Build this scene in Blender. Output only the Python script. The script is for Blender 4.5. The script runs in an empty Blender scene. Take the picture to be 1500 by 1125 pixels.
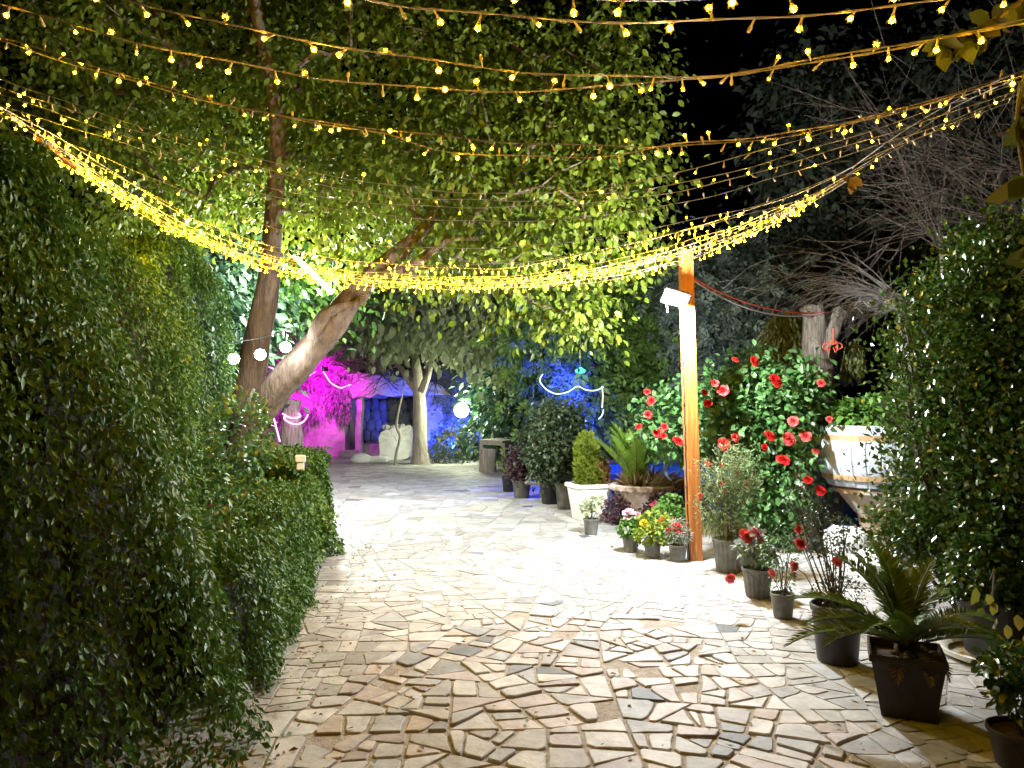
import bpy, math, random
import numpy as np
from math import radians, sin, cos, pi, sqrt
from mathutils import Vector, Matrix

# ------------------------------------------------------------------ camera, world, exposure
SC = bpy.context.scene
COL = SC.collection
FPX, CXP, CYP, CAMZ, PITCH = 1080.0, 750.0, 562.5, 1.55, radians(2.0)

cam_data = bpy.data.cameras.new("camera")
cam = bpy.data.objects.new("camera", cam_data)
COL.objects.link(cam)
cam.location = (0, 0, CAMZ)
cam.rotation_euler = (radians(90) + PITCH, 0, 0)
cam_data.sensor_fit = 'HORIZONTAL'
cam_data.sensor_width = 36.0
cam_data.lens = 36.0 * FPX / 1500.0
cam_data.clip_start = 0.05
cam_data.clip_end = 600
SC.camera = cam

world = bpy.data.worlds.new("World")
SC.world = world
world.use_nodes = True
_nt = world.node_tree
_bg = _nt.nodes["Background"]
_sky = _nt.nodes.new("ShaderNodeTexSky")
_sky.sky_type = 'NISHITA'
_sky.sun_disc = False
_sky.sun_elevation = radians(-6)
_sky.sun_rotation = radians(120)
_nt.links.new(_sky.outputs[0], _bg.inputs[0])
_bg.inputs[1].default_value = 0.02

SC.view_settings.view_transform = 'Standard'
SC.view_settings.look = 'None'
SC.view_settings.exposure = 1.35
SC.view_settings.gamma = 1.0
SC.cycles.use_denoising = True
try:
    SC.cycles.denoiser = 'OPENIMAGEDENOISE'
    SC.cycles.denoising_prefilter = 'ACCURATE'
except Exception:
    pass
SC.cycles.max_bounces = 4
SC.cycles.diffuse_bounces = 2
SC.cycles.glossy_bounces = 2
SC.cycles.transmission_bounces = 3
SC.cycles.use_light_tree = True
SC.cycles.caustics_reflective = False
SC.cycles.caustics_refractive = False
SC.cycles.sample_clamp_indirect = 4.0

# light strengths in one place
PW_POST = 410.0
PW_SPOT = 7.0
PW_TUBE = 720.0
PW_MAGENTA = 380.0
PW_BLUE = 3600.0
PW_GLOBE = 170.0
PW_BLUEROPE = 480.0
BULB_E = 175.0

# ------------------------------------------------------------------ small helpers
def P(px, py, Y):
    "photo pixel (1500 wide) at world depth Y -> world point"
    a = (px - CXP) / FPX
    b = (CYP - py) / FPX
    dy = cos(PITCH) - b * sin(PITCH)
    dz = sin(PITCH) + b * cos(PITCH)
    t = Y / dy
    return Vector((a * t, Y, CAMZ + dz * t))

def G(px, py, z=0.0):
    "photo pixel -> point on the ground plane"
    a = (px - CXP) / FPX
    b = (CYP - py) / FPX
    dy = cos(PITCH) - b * sin(PITCH)
    dz = sin(PITCH) + b * cos(PITCH)
    t = (z - CAMZ) / dz
    return Vector((a * t, dy * t, z))

def tag(o, label=None, cat=None, group=None, kind=None):
    if label: o["label"] = label
    if cat: o["category"] = cat
    if group: o["group"] = group
    if kind: o["kind"] = kind
    return o

def thing(name, label, cat, loc=(0, 0, 0), group=None, rz=0.0):
    o = bpy.data.objects.new(name, None)
    o.empty_display_size = 0.1
    COL.objects.link(o)
    o.location = loc
    o.rotation_euler = (0, 0, rz)
    return tag(o, label, cat, group)

def root_of(o):
    v = Vector((0, 0, 0))
    while o is not None:
        v += Vector(o.location)
        o = o.parent
    return v

def link_mesh(name, me, mats, parent=None, loc=None):
    o = bpy.data.objects.new(name, me)
    COL.objects.link(o)
    if not isinstance(mats, (list, tuple)): mats = [mats]
    for m in mats: me.materials.append(m)
    if parent is not None: o.parent = parent
    if loc is not None: o.location = loc
    return o

class MB:
    "collects shapes; build() links them as ONE mesh object"
    def __init__(s): s.v = []; s.f = []; s.mi = []
    def add(s, verts, faces, mi=0):
        n = len(s.v)
        s.v.extend([tuple(v) for v in verts])
        s.f.extend([tuple(i + n for i in f) for f in faces])
        s.mi.extend([mi] * len(faces))
        return s
    def box(s, c, size, rz=0.0, mi=0, taper=1.0, rot=None, bev=0.0):
        hx, hy, hz = size[0] / 2, size[1] / 2, size[2] / 2
        b = min(bev, hx * .9, hy * .9, hz * .9)
        R = rot if rot is not None else Matrix.Rotation(rz, 3, 'Z')
        c = Vector(c)
        if b <= 0:
            pts = []
            for z, t in ((-hz, 1.0), (hz, taper)):
                for x, y in ((-hx, -hy), (hx, -hy), (hx, hy), (-hx, hy)):
                    pts.append(c + R @ Vector((x * t, y * t, z)))
            return s.add(pts, [(3, 2, 1, 0), (4, 5, 6, 7), (0, 1, 5, 4), (1, 2, 6, 5), (2, 3, 7, 6), (3, 0, 4, 7)], mi)
        pts = []
        rings = [(-hz, b), (-hz + b, 0), (hz - b, 0), (hz, b)]
        for z, ins in rings:
            t = 1 + (taper - 1) * (z + hz) / (2 * hz)
            X, Y2 = hx * t - ins, hy * t - ins
            k = b * .6 if ins == 0 else 0
            pts += [c + R @ Vector(q) for q in
                    ((-X + k, -Y2, z), (X - k, -Y2, z), (X, -Y2 + k, z), (X, Y2 - k, z), (X - k, Y2, z), (-X + k, Y2, z), (-X, Y2 - k, z), (-X, -Y2 + k, z))]
        F = [tuple(range(7, -1, -1)), tuple(range(24, 32))]
        for r in range(3):
            for i in range(8):
                j = (i + 1) % 8
                F.append((r * 8 + i, r * 8 + j, r * 8 + 8 + j, r * 8 + 8 + i))
        return s.add(pts, F, mi)
    def tube(s, pts, rad, seg=8, mi=0, rough=0.0, seed=0, cap=True, flat=None):
        pts = [Vector(p) for p in pts]
        n = len(pts)
        if not isinstance(rad, (list, tuple)): rad = [rad] * n
        rng = random.Random(seed)
        V = []; F = []
        t0 = (pts[1] - pts[0]).normalized()
        ref = Vector((0, 0, 1)) if abs(t0.z) < .9 else Vector((1, 0, 0))
        u = t0.cross(ref).normalized()
        ph = [rng.uniform(0, 6.28) for _ in range(4)]
        for i in range(n):
            t = (pts[min(i + 1, n - 1)] - pts[max(i - 1, 0)]).normalized()
            u = (u - t * u.dot(t))
            u = u.normalized() if u.length > 1e-6 else t.orthogonal().normalized()
            w = t.cross(u)
            for k in range(seg):
                a = 2 * pi * k / seg
                r = rad[i]
                if rough:
                    r *= 1 + rough * (.6 * sin(3 * a + ph[0] + i * .35) + .5 * sin(5 * a + ph[1] - i * .5) + .5 * sin(2 * a + ph[2] + i * .9) + rng.uniform(-.5, .5))
                V.append(pts[i] + (u * cos(a) + w * sin(a)) * r)
        for i in range(n - 1):
            for k in range(seg):
                j = (k + 1) % seg
                F.append((i * seg + k, i * seg + j, (i + 1) * seg + j, (i + 1) * seg + k))
        if cap:
            F.append(tuple(range(seg - 1, -1, -1)))
            F.append(tuple(range((n - 1) * seg, n * seg)))
        return s.add(V, F, mi)
    def lathe(s, prof, c=(0, 0, 0), seg=24, mi=0, rib=None, cap0=True, cap1=False, sq=0.0, rz=0.0):
        c = Vector(c); V = []; F = []
        for i, (r, z) in enumerate(prof):
            for k in range(seg):
                a = 2 * pi * k / seg
                rr = r
                if sq:
                    m = max(abs(cos(a)), abs(sin(a)))
                    rr = r * ((1 - sq) + sq / m)
                if rib: rr = rr * (1 + rib(a, i))
                V.append(c + Vector((rr * cos(a + rz), rr * sin(a + rz), z)))
        n = len(prof)
        for i in range(n - 1):
            for k in range(seg):
                j = (k + 1) % seg
                F.append((i * seg + k, i * seg + j, (i + 1) * seg + j, (i + 1) * seg + k))
        if cap0: F.append(tuple(range(seg - 1, -1, -1)))
        if cap1: F.append(tuple(range((n - 1) * seg, n * seg)))
        return s.add(V, F, mi)
    def blob(s, c, r, seg=12, rings=8, mi=0, noise=.15, seed=0, flat=0.0):
        rng = random.Random(seed)
        ks = [(Vector((rng.gauss(0, 1), rng.gauss(0, 1), rng.gauss(0, 1))) * 2.2, rng.uniform(0, 6)) for _ in range(5)]
        c = Vector(c); V = []; F = []
        if not isinstance(r, (tuple, list)): r = (r, r, r)
        for i in range(rings + 1):
            th = pi * i / rings
            for k in range(seg):
                a = 2 * pi * k / seg
                d = Vector((sin(th) * cos(a), sin(th) * sin(a), cos(th)))
                q = 1 + noise * sum(sin(kk.dot(d) + p) for kk, p in ks) / 2
                if flat: d = Vector(tuple(max(-1 + flat * .5, min(1 - flat * .5, x)) for x in d))
                V.append(c + Vector((d.x * r[0], d.y * r[1], d.z * r[2])) * q)
        for i in range(rings):
            for k in range(seg):
                j = (k + 1) % seg
                F.append((i * seg + k, (i + 1) * seg + k, (i + 1) * seg + j, i * seg + j))
        return s.add(V, F, mi)
    def build(s, name, mats, parent=None, smooth=True, world=True):
        off = root_of(parent) if (parent is not None and world) else Vector((0, 0, 0))
        me = bpy.data.meshes.new(name)
        me.from_pydata([(v[0] - off.x, v[1] - off.y, v[2] - off.z) for v in s.v], [], s.f)
        me.polygons.foreach_set("material_index", s.mi)
        if smooth: me.polygons.foreach_set("use_smooth", [True] * len(s.f))
        me.update()
        o = link_mesh(name, me, mats, parent)
        if smooth:
            try: me.set_sharp_from_angle(angle=radians(40))
            except Exception: pass
        return o

# ------------------------------------------------------------------ leaf clouds (numpy)
OV = (np.array([(0, 0, 0), (.28, .27, .07), (.66, .27, .05), (1, 0, -.12), (.66, -.27, .05), (.28, -.27, .07), (.3, 0, 0), (.68, 0, -.02)], float),
      np.array([(0, 6, 1), (6, 7, 2), (6, 2, 1), (7, 3, 2), (0, 5, 6), (6, 5, 4), (6, 4, 7), (7, 4, 3)]))
RH = (np.array([(0, 0, 0), (.45, .27, .07), (1, 0, -.08), (.45, -.27, .07)], float), np.array([(0, 2, 1), (0, 3, 2)]))
BL = (np.array([(0, 0, 0), (.4, .09, .02), (1, 0, -.12), (.4, -.09, .02)], float), np.array([(0, 2, 1), (0, 3, 2)]))
# compound leaf: five leaflets on one stalk
def _compound():
    V = []; F = []
    for k, (b, ang, ln) in enumerate(((.15, 1.0, .5), (.15, -1.0, .5), (.4, .8, .5), (.4, -.8, .5), (.6, 0, .5))):
        n = len(V)
        for x, y, z in ((0, 0, 0), (.45 * ln, .26 * ln, .04), (ln, 0, -.08), (.45 * ln, -.26 * ln, .04)):
            V.append((b + x * cos(ang) - y * sin(ang), x * sin(ang) + y * cos(ang), z))
        F += [(n, n + 2, n + 1), (n, n + 3, n + 2)]
    return np.array(V, float), np.array(F)
CP = _compound()

def unit(a):
    return a / np.maximum(np.linalg.norm(a, axis=1, keepdims=True), 1e-9)

def leaf_cloud(name, pos, L, N, size, tmpl, mats, parent=None, width=1.0, midx=None):
    T, Fc = tmpl
    off = root_of(parent) if parent is not None else Vector((0, 0, 0))
    pos = np.asarray(pos, float) - np.array(off)
    n, k, m = len(pos), len(T), len(Fc)
    L = unit(np.asarray(L, float)); W = unit(np.cross(N, L)); N2 = np.cross(L, W)
    size = np.broadcast_to(np.asarray(size, float), (n,))[:, None, None]
    V = pos[:, None, :] + size * (T[None, :, 0, None] * L[:, None, :] + width * T[None, :, 1, None] * W[:, None, :] + T[None, :, 2, None] * N2[:, None, :])
    idx = (Fc[None, :, :] + (np.arange(n) * k)[:, None, None]).reshape(-1).astype(np.int32)
    me = bpy.data.meshes.new(name)
    me.vertices.add(n * k); me.vertices.foreach_set("co", V.reshape(-1).astype(np.float32))
    me.loops.add(n * m * 3); me.loops.foreach_set("vertex_index", idx)
    me.polygons.add(n * m); me.polygons.foreach_set("loop_start", (np.arange(n * m) * 3).astype(np.int32))
    if midx is not None: me.polygons.foreach_set("material_index", np.repeat(np.asarray(midx, np.int32), m))
    me.update(calc_edges=True)
    return link_mesh(name, me, mats, parent)

def fbm(p, seed, freq=1.0):
    r = np.random.RandomState(seed); out = np.zeros(len(p))
    for o in range(3):
        for _ in range(3):
            k = r.normal(size=3) * freq * 2 ** o
            out += np.sin(p @ k + r.uniform(0, 6.28)) / (1.7 ** o)
    return out / 3.0

# ------------------------------------------------------------------ materials
MATS = {}
def nodes_of(m): return m.node_tree.nodes, m.node_tree.links
def pmat(name, c1, c2=None, rough=.6, scale=8.0, bump=0.0, spec=.4, detail=4.0, metal=0.0, wave=None, coord='Object', stretch=None, bscale=None):
    m = bpy.data.materials.new(name); m.use_nodes = True
    n, l = nodes_of(m); b = n["Principled BSDF"]
    b.inputs["Roughness"].default_value = rough
    b.inputs["Specular IOR Level"].default_value = spec
    b.inputs["Metallic"].default_value = metal
    tc = n.new("ShaderNodeTexCoord"); src = tc.outputs[coord]
    if stretch:
        mp = n.new("ShaderNodeMapping"); mp.inputs["Scale"].default_value = stretch
        l.new(src, mp.inputs[0]); src = mp.outputs[0]
    ns = n.new("ShaderNodeTexNoise"); ns.inputs["Scale"].default_value = scale; ns.inputs["Detail"].default_value = detail
    ns.inputs["Roughness"].default_value = .65
    l.new(src, ns.inputs["Vector"])
    r = n.new("ShaderNodeValToRGB")
    r.color_ramp.elements[0].position = .32; r.color_ramp.elements[1].position = .7
    r.color_ramp.elements[0].color = (*c1, 1); r.color_ramp.elements[1].color = (*(c2 or c1), 1)
    l.new(ns.outputs["Fac"], r.inputs[0]); l.new(r.outputs[0], b.inputs["Base Color"])
    if bump:
        n2 = n.new("ShaderNodeTexNoise"); n2.inputs["Scale"].default_value = bscale or scale * 2.5; n2.inputs["Detail"].default_value = 6
        l.new(src, n2.inputs["Vector"])
        bp = n.new("ShaderNodeBump"); bp.inputs["Strength"].default_value = bump; bp.inputs["Distance"].default_value = .02
        l.new(n2.outputs["Fac"], bp.inputs["Height"]); l.new(bp.outputs[0], b.inputs["Normal"])
    MATS[name] = m
    return m

def leafmat(name, cols, rough=.45, trans=.25, spec=.4):
    m = bpy.data.materials.new(name); m.use_nodes = True
    n, l = nodes_of(m); b = n["Principled BSDF"]
    g = n.new("ShaderNodeNewGeometry")
    r = n.new("ShaderNodeValToRGB")
    e = r.color_ramp.elements
    e[0].color = (*cols[0], 1); e[1].color = (*cols[-1], 1)
    for i, c in enumerate(cols[1:-1]):
        q = e.new((i + 1) / (len(cols) - 1)); q.color = (*c, 1)
    l.new(g.outputs["Random Per Island"], r.inputs[0])
    l.new(r.outputs[0], b.inputs["Base Color"])
    b.inputs["Roughness"].default_value = rough
    b.inputs["Specular IOR Level"].default_value = spec
    t = n.new("ShaderNodeBsdfTranslucent"); l.new(r.outputs[0], t.inputs[0])
    mx = n.new("ShaderNodeMixShader"); mx.inputs[0].default_value = trans
    l.new(b.outputs[0], mx.inputs[1]); l.new(t.outputs[0], mx.inputs[2])
    l.new(mx.outputs[0], n["Material Output"].inputs[0])
    return m

def emat(name, col, strength):
    m = bpy.data.materials.new(name); m.use_nodes = True
    n, l = nodes_of(m)
    e = n.new("ShaderNodeEmission"); e.inputs[0].default_value = (*col, 1); e.inputs[1].default_value = strength
    l.new(e.outputs[0], n["Material Output"].inputs[0])
    return m

def stonemat(name, c):
    "one paving stone colour with tint per stone, fine grain and faint veins"
    m = bpy.data.materials.new(name); m.use_nodes = True
    n, l = nodes_of(m); b = n["Principled BSDF"]
    b.inputs["Roughness"].default_value = .62; b.inputs["Specular IOR Level"].default_value = .35
    tc = n.new("ShaderNodeTexCoord"); g = n.new("ShaderNodeNewGeometry")
    ns = n.new("ShaderNodeTexNoise"); ns.inputs["Scale"].default_value = 7; ns.inputs["Detail"].default_value = 8; ns.inputs["Roughness"].default_value = .7
    l.new(tc.outputs["Object"], ns.inputs["Vector"])
    r = n.new("ShaderNodeValToRGB"); e = r.color_ramp.elements
    e[0].position = .3; e[1].position = .72
    e[0].color = (c[0] * .62, c[1] * .58, c[2] * .54, 1); e[1].color = (min(1, c[0] * 1.18), min(1, c[1] * 1.18), min(1, c[2] * 1.18), 1)
    l.new(ns.outputs["Fac"], r.inputs[0])
    hs = n.new("ShaderNodeHueSaturation")
    mr = n.new("ShaderNodeMapRange"); mr.inputs[3].default_value = .72; mr.inputs[4].default_value = 1.22
    l.new(g.outputs["Random Per Island"], mr.inputs[0]); l.new(mr.outputs[0], hs.inputs["Value"])
    l.new(r.outputs[0], hs.inputs["Color"]); l.new(hs.outputs[0], b.inputs["Base Color"])
    n2 = n.new("ShaderNodeTexNoise"); n2.inputs["Scale"].default_value = 28; n2.inputs["Detail"].default_value = 6
    l.new(tc.outputs["Object"], n2.inputs["Vector"])
    bp = n.new("ShaderNodeBump"); bp.inputs["Strength"].default_value = .35; bp.inputs["Distance"].default_value = .012
    l.new(n2.outputs["Fac"], bp.inputs["Height"]); l.new(bp.outputs[0], b.inputs["Normal"])
    return m

M_soil = pmat("soil", (.035, .022, .014), (.09, .06, .04), .95, 14, .5)
M_ground = pmat("bare_earth", (.06, .048, .036), (.13, .105, .08), .95, 3, .5)
M_sand = pmat("joint_sand", (.24, .21, .18), (.42, .37, .32), .95, 30, .6)
M_grout = pmat("pale_grout", (.22, .215, .20), (.36, .355, .34), .9, 10, .3)
M_bark = pmat("grey_brown_bark", (.10, .07, .05), (.26, .19, .14), .9, 5, 1.0, stretch=(3, 3, .6), bscale=16)
M_bark_dark = pmat("dark_bark", (.05, .038, .028), (.13, .10, .075), .9, 6, .9, stretch=(3, 3, .6))
M_bark_pale = pmat("weathered_pale_wood", (.22, .18, .14), (.52, .46, .39), .9, 6, 1.0, stretch=(4, 4, .5), bscale=18)
M_stump = pmat("weathered_stump", (.06, .05, .04), (.34, .30, .25), .95, 7, 1.0, stretch=(5, 5, .35), bscale=18)
M_twig = pmat("dry_twig", (.12, .10, .085), (.26, .225, .19), .9, 10)
M_twig_pale = pmat("bleached_twig", (.34, .31, .28), (.56, .52, .47), .9, 10)
M_twig_dark = pmat("dark_twig", (.05, .04, .03), (.12, .09, .07), .9, 10)
M_stem = pmat("green_stem", (.06, .07, .03), (.12, .11, .05), .7, 10)
M_core = pmat("dark_hedge_core", (.012, .011, .008), (.035, .03, .02), 1.0, 20, .8)  # near-black backing colour stands for the shade seen between hedge leaves
M_post = pmat("varnished_wood_post", (.25, .075, .014), (.52, .19, .04), .5, 6, .5, stretch=(9, 9, .35))
M_post_dark = pmat("dark_post", (.01, .008, .006), (.02, .016, .012), .8, 5)
M_pot_grey = pmat("grey_plastic", (.085, .085, .075), (.20, .205, .195), .55, 9, .15)
M_pot_black = pmat("black_plastic", (.018, .018, .018), (.035, .034, .033), .45, 6, .1)
M_pot_brown = pmat("dark_brown_planter", (.016, .011, .009), (.055, .038, .028), .6, 5, .25)
M_white_paint = pmat("white_painted_clay", (.72, .72, .70), (.84, .84, .82), .55, 4, .12)
M_urn = pmat("rough_pinkish_stone", (.42, .33, .30), (.66, .55, .50), .9, 12, .9, bscale=26)
M_barrel = pmat("white_painted_staves", (.37, .42, .50), (.48, .53, .60), .6, 3, .25, stretch=(6, 6, .4))
M_hoop = pmat("tan_hoop", (.26, .17, .08), (.40, .28, .15), .6, 6)
M_ped = pmat("ochre_stained_plaster", (.36, .20, .06), (.52, .49, .45), .85, 3.0, .3)
M_white_rock = pmat("white_rock", (.62, .64, .64), (.84, .85, .85), .8, 3, .6)
M_plaster = pmat("rough_grey_plaster", (.30, .28, .26), (.55, .52, .49), .95, 3, 1.0, bscale=9)
M_cobble = pmat("dark_cobble", (.10, .11, .12), (.24, .25, .27), .8, 3, .5)
M_mortar = pmat("dark_mortar", (.03, .03, .035), (.06, .06, .065), .95, 5)
M_whitewash = pmat("whitewashed_stone", (.62, .60, .56), (.80, .79, .76), .9, 3, .7, bscale=8)
M_table = pmat("weathered_table_wood", (.28, .25, .22), (.48, .44, .40), .8, 4, .5, stretch=(1, 6, 6))
M_bluewall = pmat("blue_painted_wall", (.03, .15, .66), (.06, .24, .80), .5, 4, .3)
M_coping = pmat("brown_coping", (.16, .10, .06), (.26, .17, .10), .7, 6, .3)
M_marble_cap = pmat("white_marble_cap", (.66, .64, .58), (.80, .78, .73), .6, 5, .2)
M_brick = pmat("ochre_brick", (.42, .19, .06), (.56, .28, .10), .85, 8, .4)
M_metal_dark = pmat("dark_metal", (.03, .03, .032), (.05, .05, .055), .45, 5, metal=.6)
M_cable = pmat("salmon_cable", (.36, .31, .36), (.44, .38, .44), .4, 20)
M_cable_red = pmat("red_wire", (.55, .06, .04), (.62, .10, .06), .45, 20)
M_cable_pale = pmat("pale_wire", (.50, .52, .60), (.60, .62, .70), .5, 20)
M_clear = pmat("clear_plastic_stem", (.80, .66, .50), (.85, .72, .55), .35, 20)
M_rope_red = pmat("red_rope", (.50, .06, .03), (.66, .14, .08), .8, 30)
M_sheet = pmat("pale_translucent_sheet", (.45, .55, .60), (.62, .72, .76), .3, 3)
M_deadleaf = leafmat("dead_leaf", [(.20, .10, .04), (.30, .17, .07), (.14, .07, .03)], .8, .2, .2)

L_ivy = leafmat("ivy_leaf", [(.035, .085, .010), (.06, .14, .017), (.085, .18, .026), (.11, .20, .028)], .48, .2, .4)
L_ivy2 = leafmat("ivy_leaf_fresh", [(.06, .13, .016), (.10, .19, .026), (.15, .25, .045)], .48, .22, .4)
L_mul = leafmat("mulberry_leaf", [(.10, .155, .012), (.15, .21, .018), (.20, .25, .026), (.075, .12, .012)], .5, .35, .35)
L_small = leafmat("pale_tree_leaf", [(.20, .25, .12), (.28, .33, .18), (.36, .40, .26)], .5, .3, .35)
L_ash = leafmat("feathery_leaf", [(.10, .19, .03), (.14, .25, .04), (.19, .30, .06)], .5, .3, .35)
L_dark = leafmat("dark_evergreen_leaf", [(.018, .045, .025), (.03, .07, .035), (.045, .09, .045)], .5, .2, .35)
L_rose = leafmat("rose_leaf", [(.05, .13, .03), (.08, .19, .05), (.12, .24, .08), (.04, .10, .03)], .38, .25, .45)
L_bush = leafmat("glossy_bush_leaf", [(.022, .055, .008), (.04, .09, .012), (.07, .12, .018)], .25, .2, .65)
L_yel = leafmat("yellowing_leaf", [(.16, .17, .02), (.22, .20, .03), (.26, .19, .03)], .5, .35, .35)
L_near = leafmat("olive_broad_leaf", [(.05, .065, .008), (.08, .085, .012), (.12, .09, .012)], .5, .3, .35)  # darker olive tones for the near branches
L_dusk = leafmat("grey_green_leaf", [(.10, .135, .10), (.14, .18, .13), (.18, .22, .17)], .6, .25, .3)
L_cyc = leafmat("cycad_leaf", [(.075, .13, .012), (.105, .17, .018), (.135, .20, .025)], .35, .2, .5)
L_palm = leafmat("palm_leaf", [(.16, .30, .03), (.21, .36, .04), (.26, .40, .07)], .45, .3, .4)
L_thuja = leafmat("golden_conifer", [(.17, .24, .02), (.24, .31, .03), (.12, .18, .02)], .6, .3, .3)
L_olive = leafmat("dark_olive_leaf", [(.03, .055, .025), (.05, .08, .035), (.08, .11, .05)], .45, .2, .4)
L_silver = leafmat("silver_leaf", [(.22, .27, .20), (.30, .34, .27), (.18, .24, .15)], .6, .25, .3)
L_white = leafmat("white_variegated_leaf", [(.55, .62, .45), (.70, .72, .58), (.30, .42, .16)], .5, .25, .35)
L_purple = leafmat("purple_leaf", [(.05, .022, .035), (.09, .035, .05), (.12, .07, .08)], .5, .2, .4)
L_feather = leafmat("feathery_green", [(.16, .21, .09), (.22, .27, .12), (.12, .16, .06)], .6, .3, .3)
L_straw = leafmat("dry_grass", [(.30, .22, .10), (.40, .31, .16), (.24, .17, .08)], .8, .25, .2)
L_willow = leafmat("hanging_olive_leaf", [(.10, .13, .03), (.15, .18, .05), (.20, .22, .08)], .5, .3, .35)
L_fresh = leafmat("fresh_leaf", [(.08, .19, .03), (.12, .26, .05), (.16, .30, .06)], .45, .3, .4)

F_red = leafmat("red_petal", [(.50, .012, .012), (.62, .025, .02), (.42, .008, .01)], .5, .3, .3)
F_coral = leafmat("coral_petal", [(.60, .05, .05), (.66, .09, .08), (.52, .04, .04)], .5, .3, .3)
F_pink = leafmat("pink_petal", [(.62, .10, .20), (.68, .17, .28), (.55, .07, .14)], .5, .3, .3)
F_pale = leafmat("pale_pink_petal", [(.66, .42, .52), (.72, .52, .60), (.60, .34, .46)], .5, .3, .3)
F_yellow = leafmat("yellow_petal", [(.72, .50, .02), (.76, .58, .04), (.66, .42, .02)], .5, .3, .3)
F_orange = leafmat("orange_petal", [(.66, .12, .02), (.70, .20, .03), (.60, .09, .02)], .5, .3, .3)

E_white = emat("lamp_white", (.86, .94, 1.0), 60)
E_white2 = emat("spot_white", (.93, .97, 1.0), 60)
E_warm = emat("bulb_warm", (1.0, .54, .0026), BULB_E)
E_petal = emat("bulb_star_glow", (1.0, .48, .03), .30)  # star petals emit dim gold to stand in for each bulb's halo
E_pink = emat("rope_pink", (1.0, .22, .85), 4.0)
E_blue = emat("rope_blue", (.30, .40, 1.0), 4.0)
E_globe = emat("globe_glow", (.92, 1.0, .62), 14.0)
E_green = emat("lamp_green", (.1, 1.0, .65), .9)

def lamp(name, loc, power, col, radius, parent=None):
    d = bpy.data.lights.new(name, 'POINT'); d.energy = power; d.color = col; d.shadow_soft_size = radius
    o = bpy.data.objects.new(name, d); COL.objects.link(o)
    if parent is not None:
        o.parent = parent; o.location = Vector(loc) - root_of(parent)
    else: o.location = loc
    return o
def spot(name, loc, target, power, col, radius, angle, parent=None, blend=.5):
    d = bpy.data.lights.new(name, 'SPOT'); d.energy = power; d.color = col; d.shadow_soft_size = radius
    d.spot_size = radians(angle); d.spot_blend = blend
    o = bpy.data.objects.new(name, d); COL.objects.link(o)
    if parent is not None:
        o.parent = parent; o.location = Vector(loc) - root_of(parent)
    else: o.location = loc
    o.rotation_euler = (Vector(target) - Vector(loc)).to_track_quat('-Z', 'Y').to_euler()
    return o

# ------------------------------------------------------------------ SETTING: ground and paving
g = MB()
S = 120
g.add([(-S, -S, 0), (S, -S, 0), (S, S, 0), (-S, S, 0)], [(0, 1, 2, 3)])
tag(g.build("ground", M_ground, smooth=False), kind="structure")

def bsp(poly, target, rng, out, depth=0):
    a = 0
    n = len(poly)
    cx = sum(p[0] for p in poly) / n; cy = sum(p[1] for p in poly) / n
    for i in range(n):
        x0, y0 = poly[i]; x1, y1 = poly[(i + 1) % n]
        a += x0 * y1 - x1 * y0
    a = abs(a) / 2
    if a < target(cx, cy) * rng.uniform(.55, 1.9) or depth > 26:
        out.append(poly); return
    # cut across the longest edge
    best = 0; d = (1, 0)
    for i in range(n):
        dx, dy = poly[(i + 1) % n][0] - poly[i][0], poly[(i + 1) % n][1] - poly[i][1]
        q = sqrt(dx * dx + dy * dy)
        if q > best: best = q; d = (dx, dy)
    ang = math.atan2(d[1], d[0]) + pi / 2 + rng.gauss(0, .24)
    t = rng.uniform(-.16, .16)
    c = (cx + d[0] * t, cy + d[1] * t)
    nx, ny = -sin(ang), cos(ang)
    A = []; B = []
    for i in range(n):
        p, q = poly[i], poly[(i + 1) % n]
        sp = (p[0] - c[0]) * nx + (p[1] - c[1]) * ny
        sq = (q[0] - c[0]) * nx + (q[1] - c[1]) * ny
        (A if sp >= 0 else B).append(p)
        if sp * sq < 0:
            u = sp / (sp - sq)
            m = (p[0] + (q[0] - p[0]) * u, p[1] + (q[1] - p[1]) * u)
            A.append(m); B.append(m)
    if len(A) < 3 or len(B) < 3: out.append(poly); return
    bsp(A, target, rng, out, depth + 1); bsp(B, target, rng, out, depth + 1)

def inset(poly, d):
    n = len(poly); lines = []
    for i in range(n):
        p, q = poly[i], poly[(i + 1) % n]
        dx, dy = q[0] - p[0], q[1] - p[1]; l = sqrt(dx * dx + dy * dy)
        if l < 1e-6: continue
        nx, ny = -dy / l, dx / l
        lines.append((nx, ny, nx * p[0] + ny * p[1] + d))
    res = list(poly)
    for nx, ny, c in lines:
        new = []
        for i in range(len(res)):
            p, q = res[i], res[(i + 1) % len(res)]
            sp, sq = nx * p[0] + ny * p[1] - c, nx * q[0] + ny * q[1] - c
            if sp >= 0: new.append(p)
            if sp * sq < 0:
                u = sp / (sp - sq); new.append((p[0] + (q[0] - p[0]) * u, p[1] + (q[1] - p[1]) * u))
        res = new
        if len(res) < 3: return None
    return res

def zone_a(x, y):
    "the rough, unpointed area by the viewer"
    lim = 5.55 + .25 * sin(x * 2.1) + .12 * sin(x * 5.3 + 1)
    left = -1.05 + .28 * (y - 3.6)
    right = 1.15 + .10 * (5.5 - y) * 1.9
    return y < lim and x < right and x > left

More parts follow.
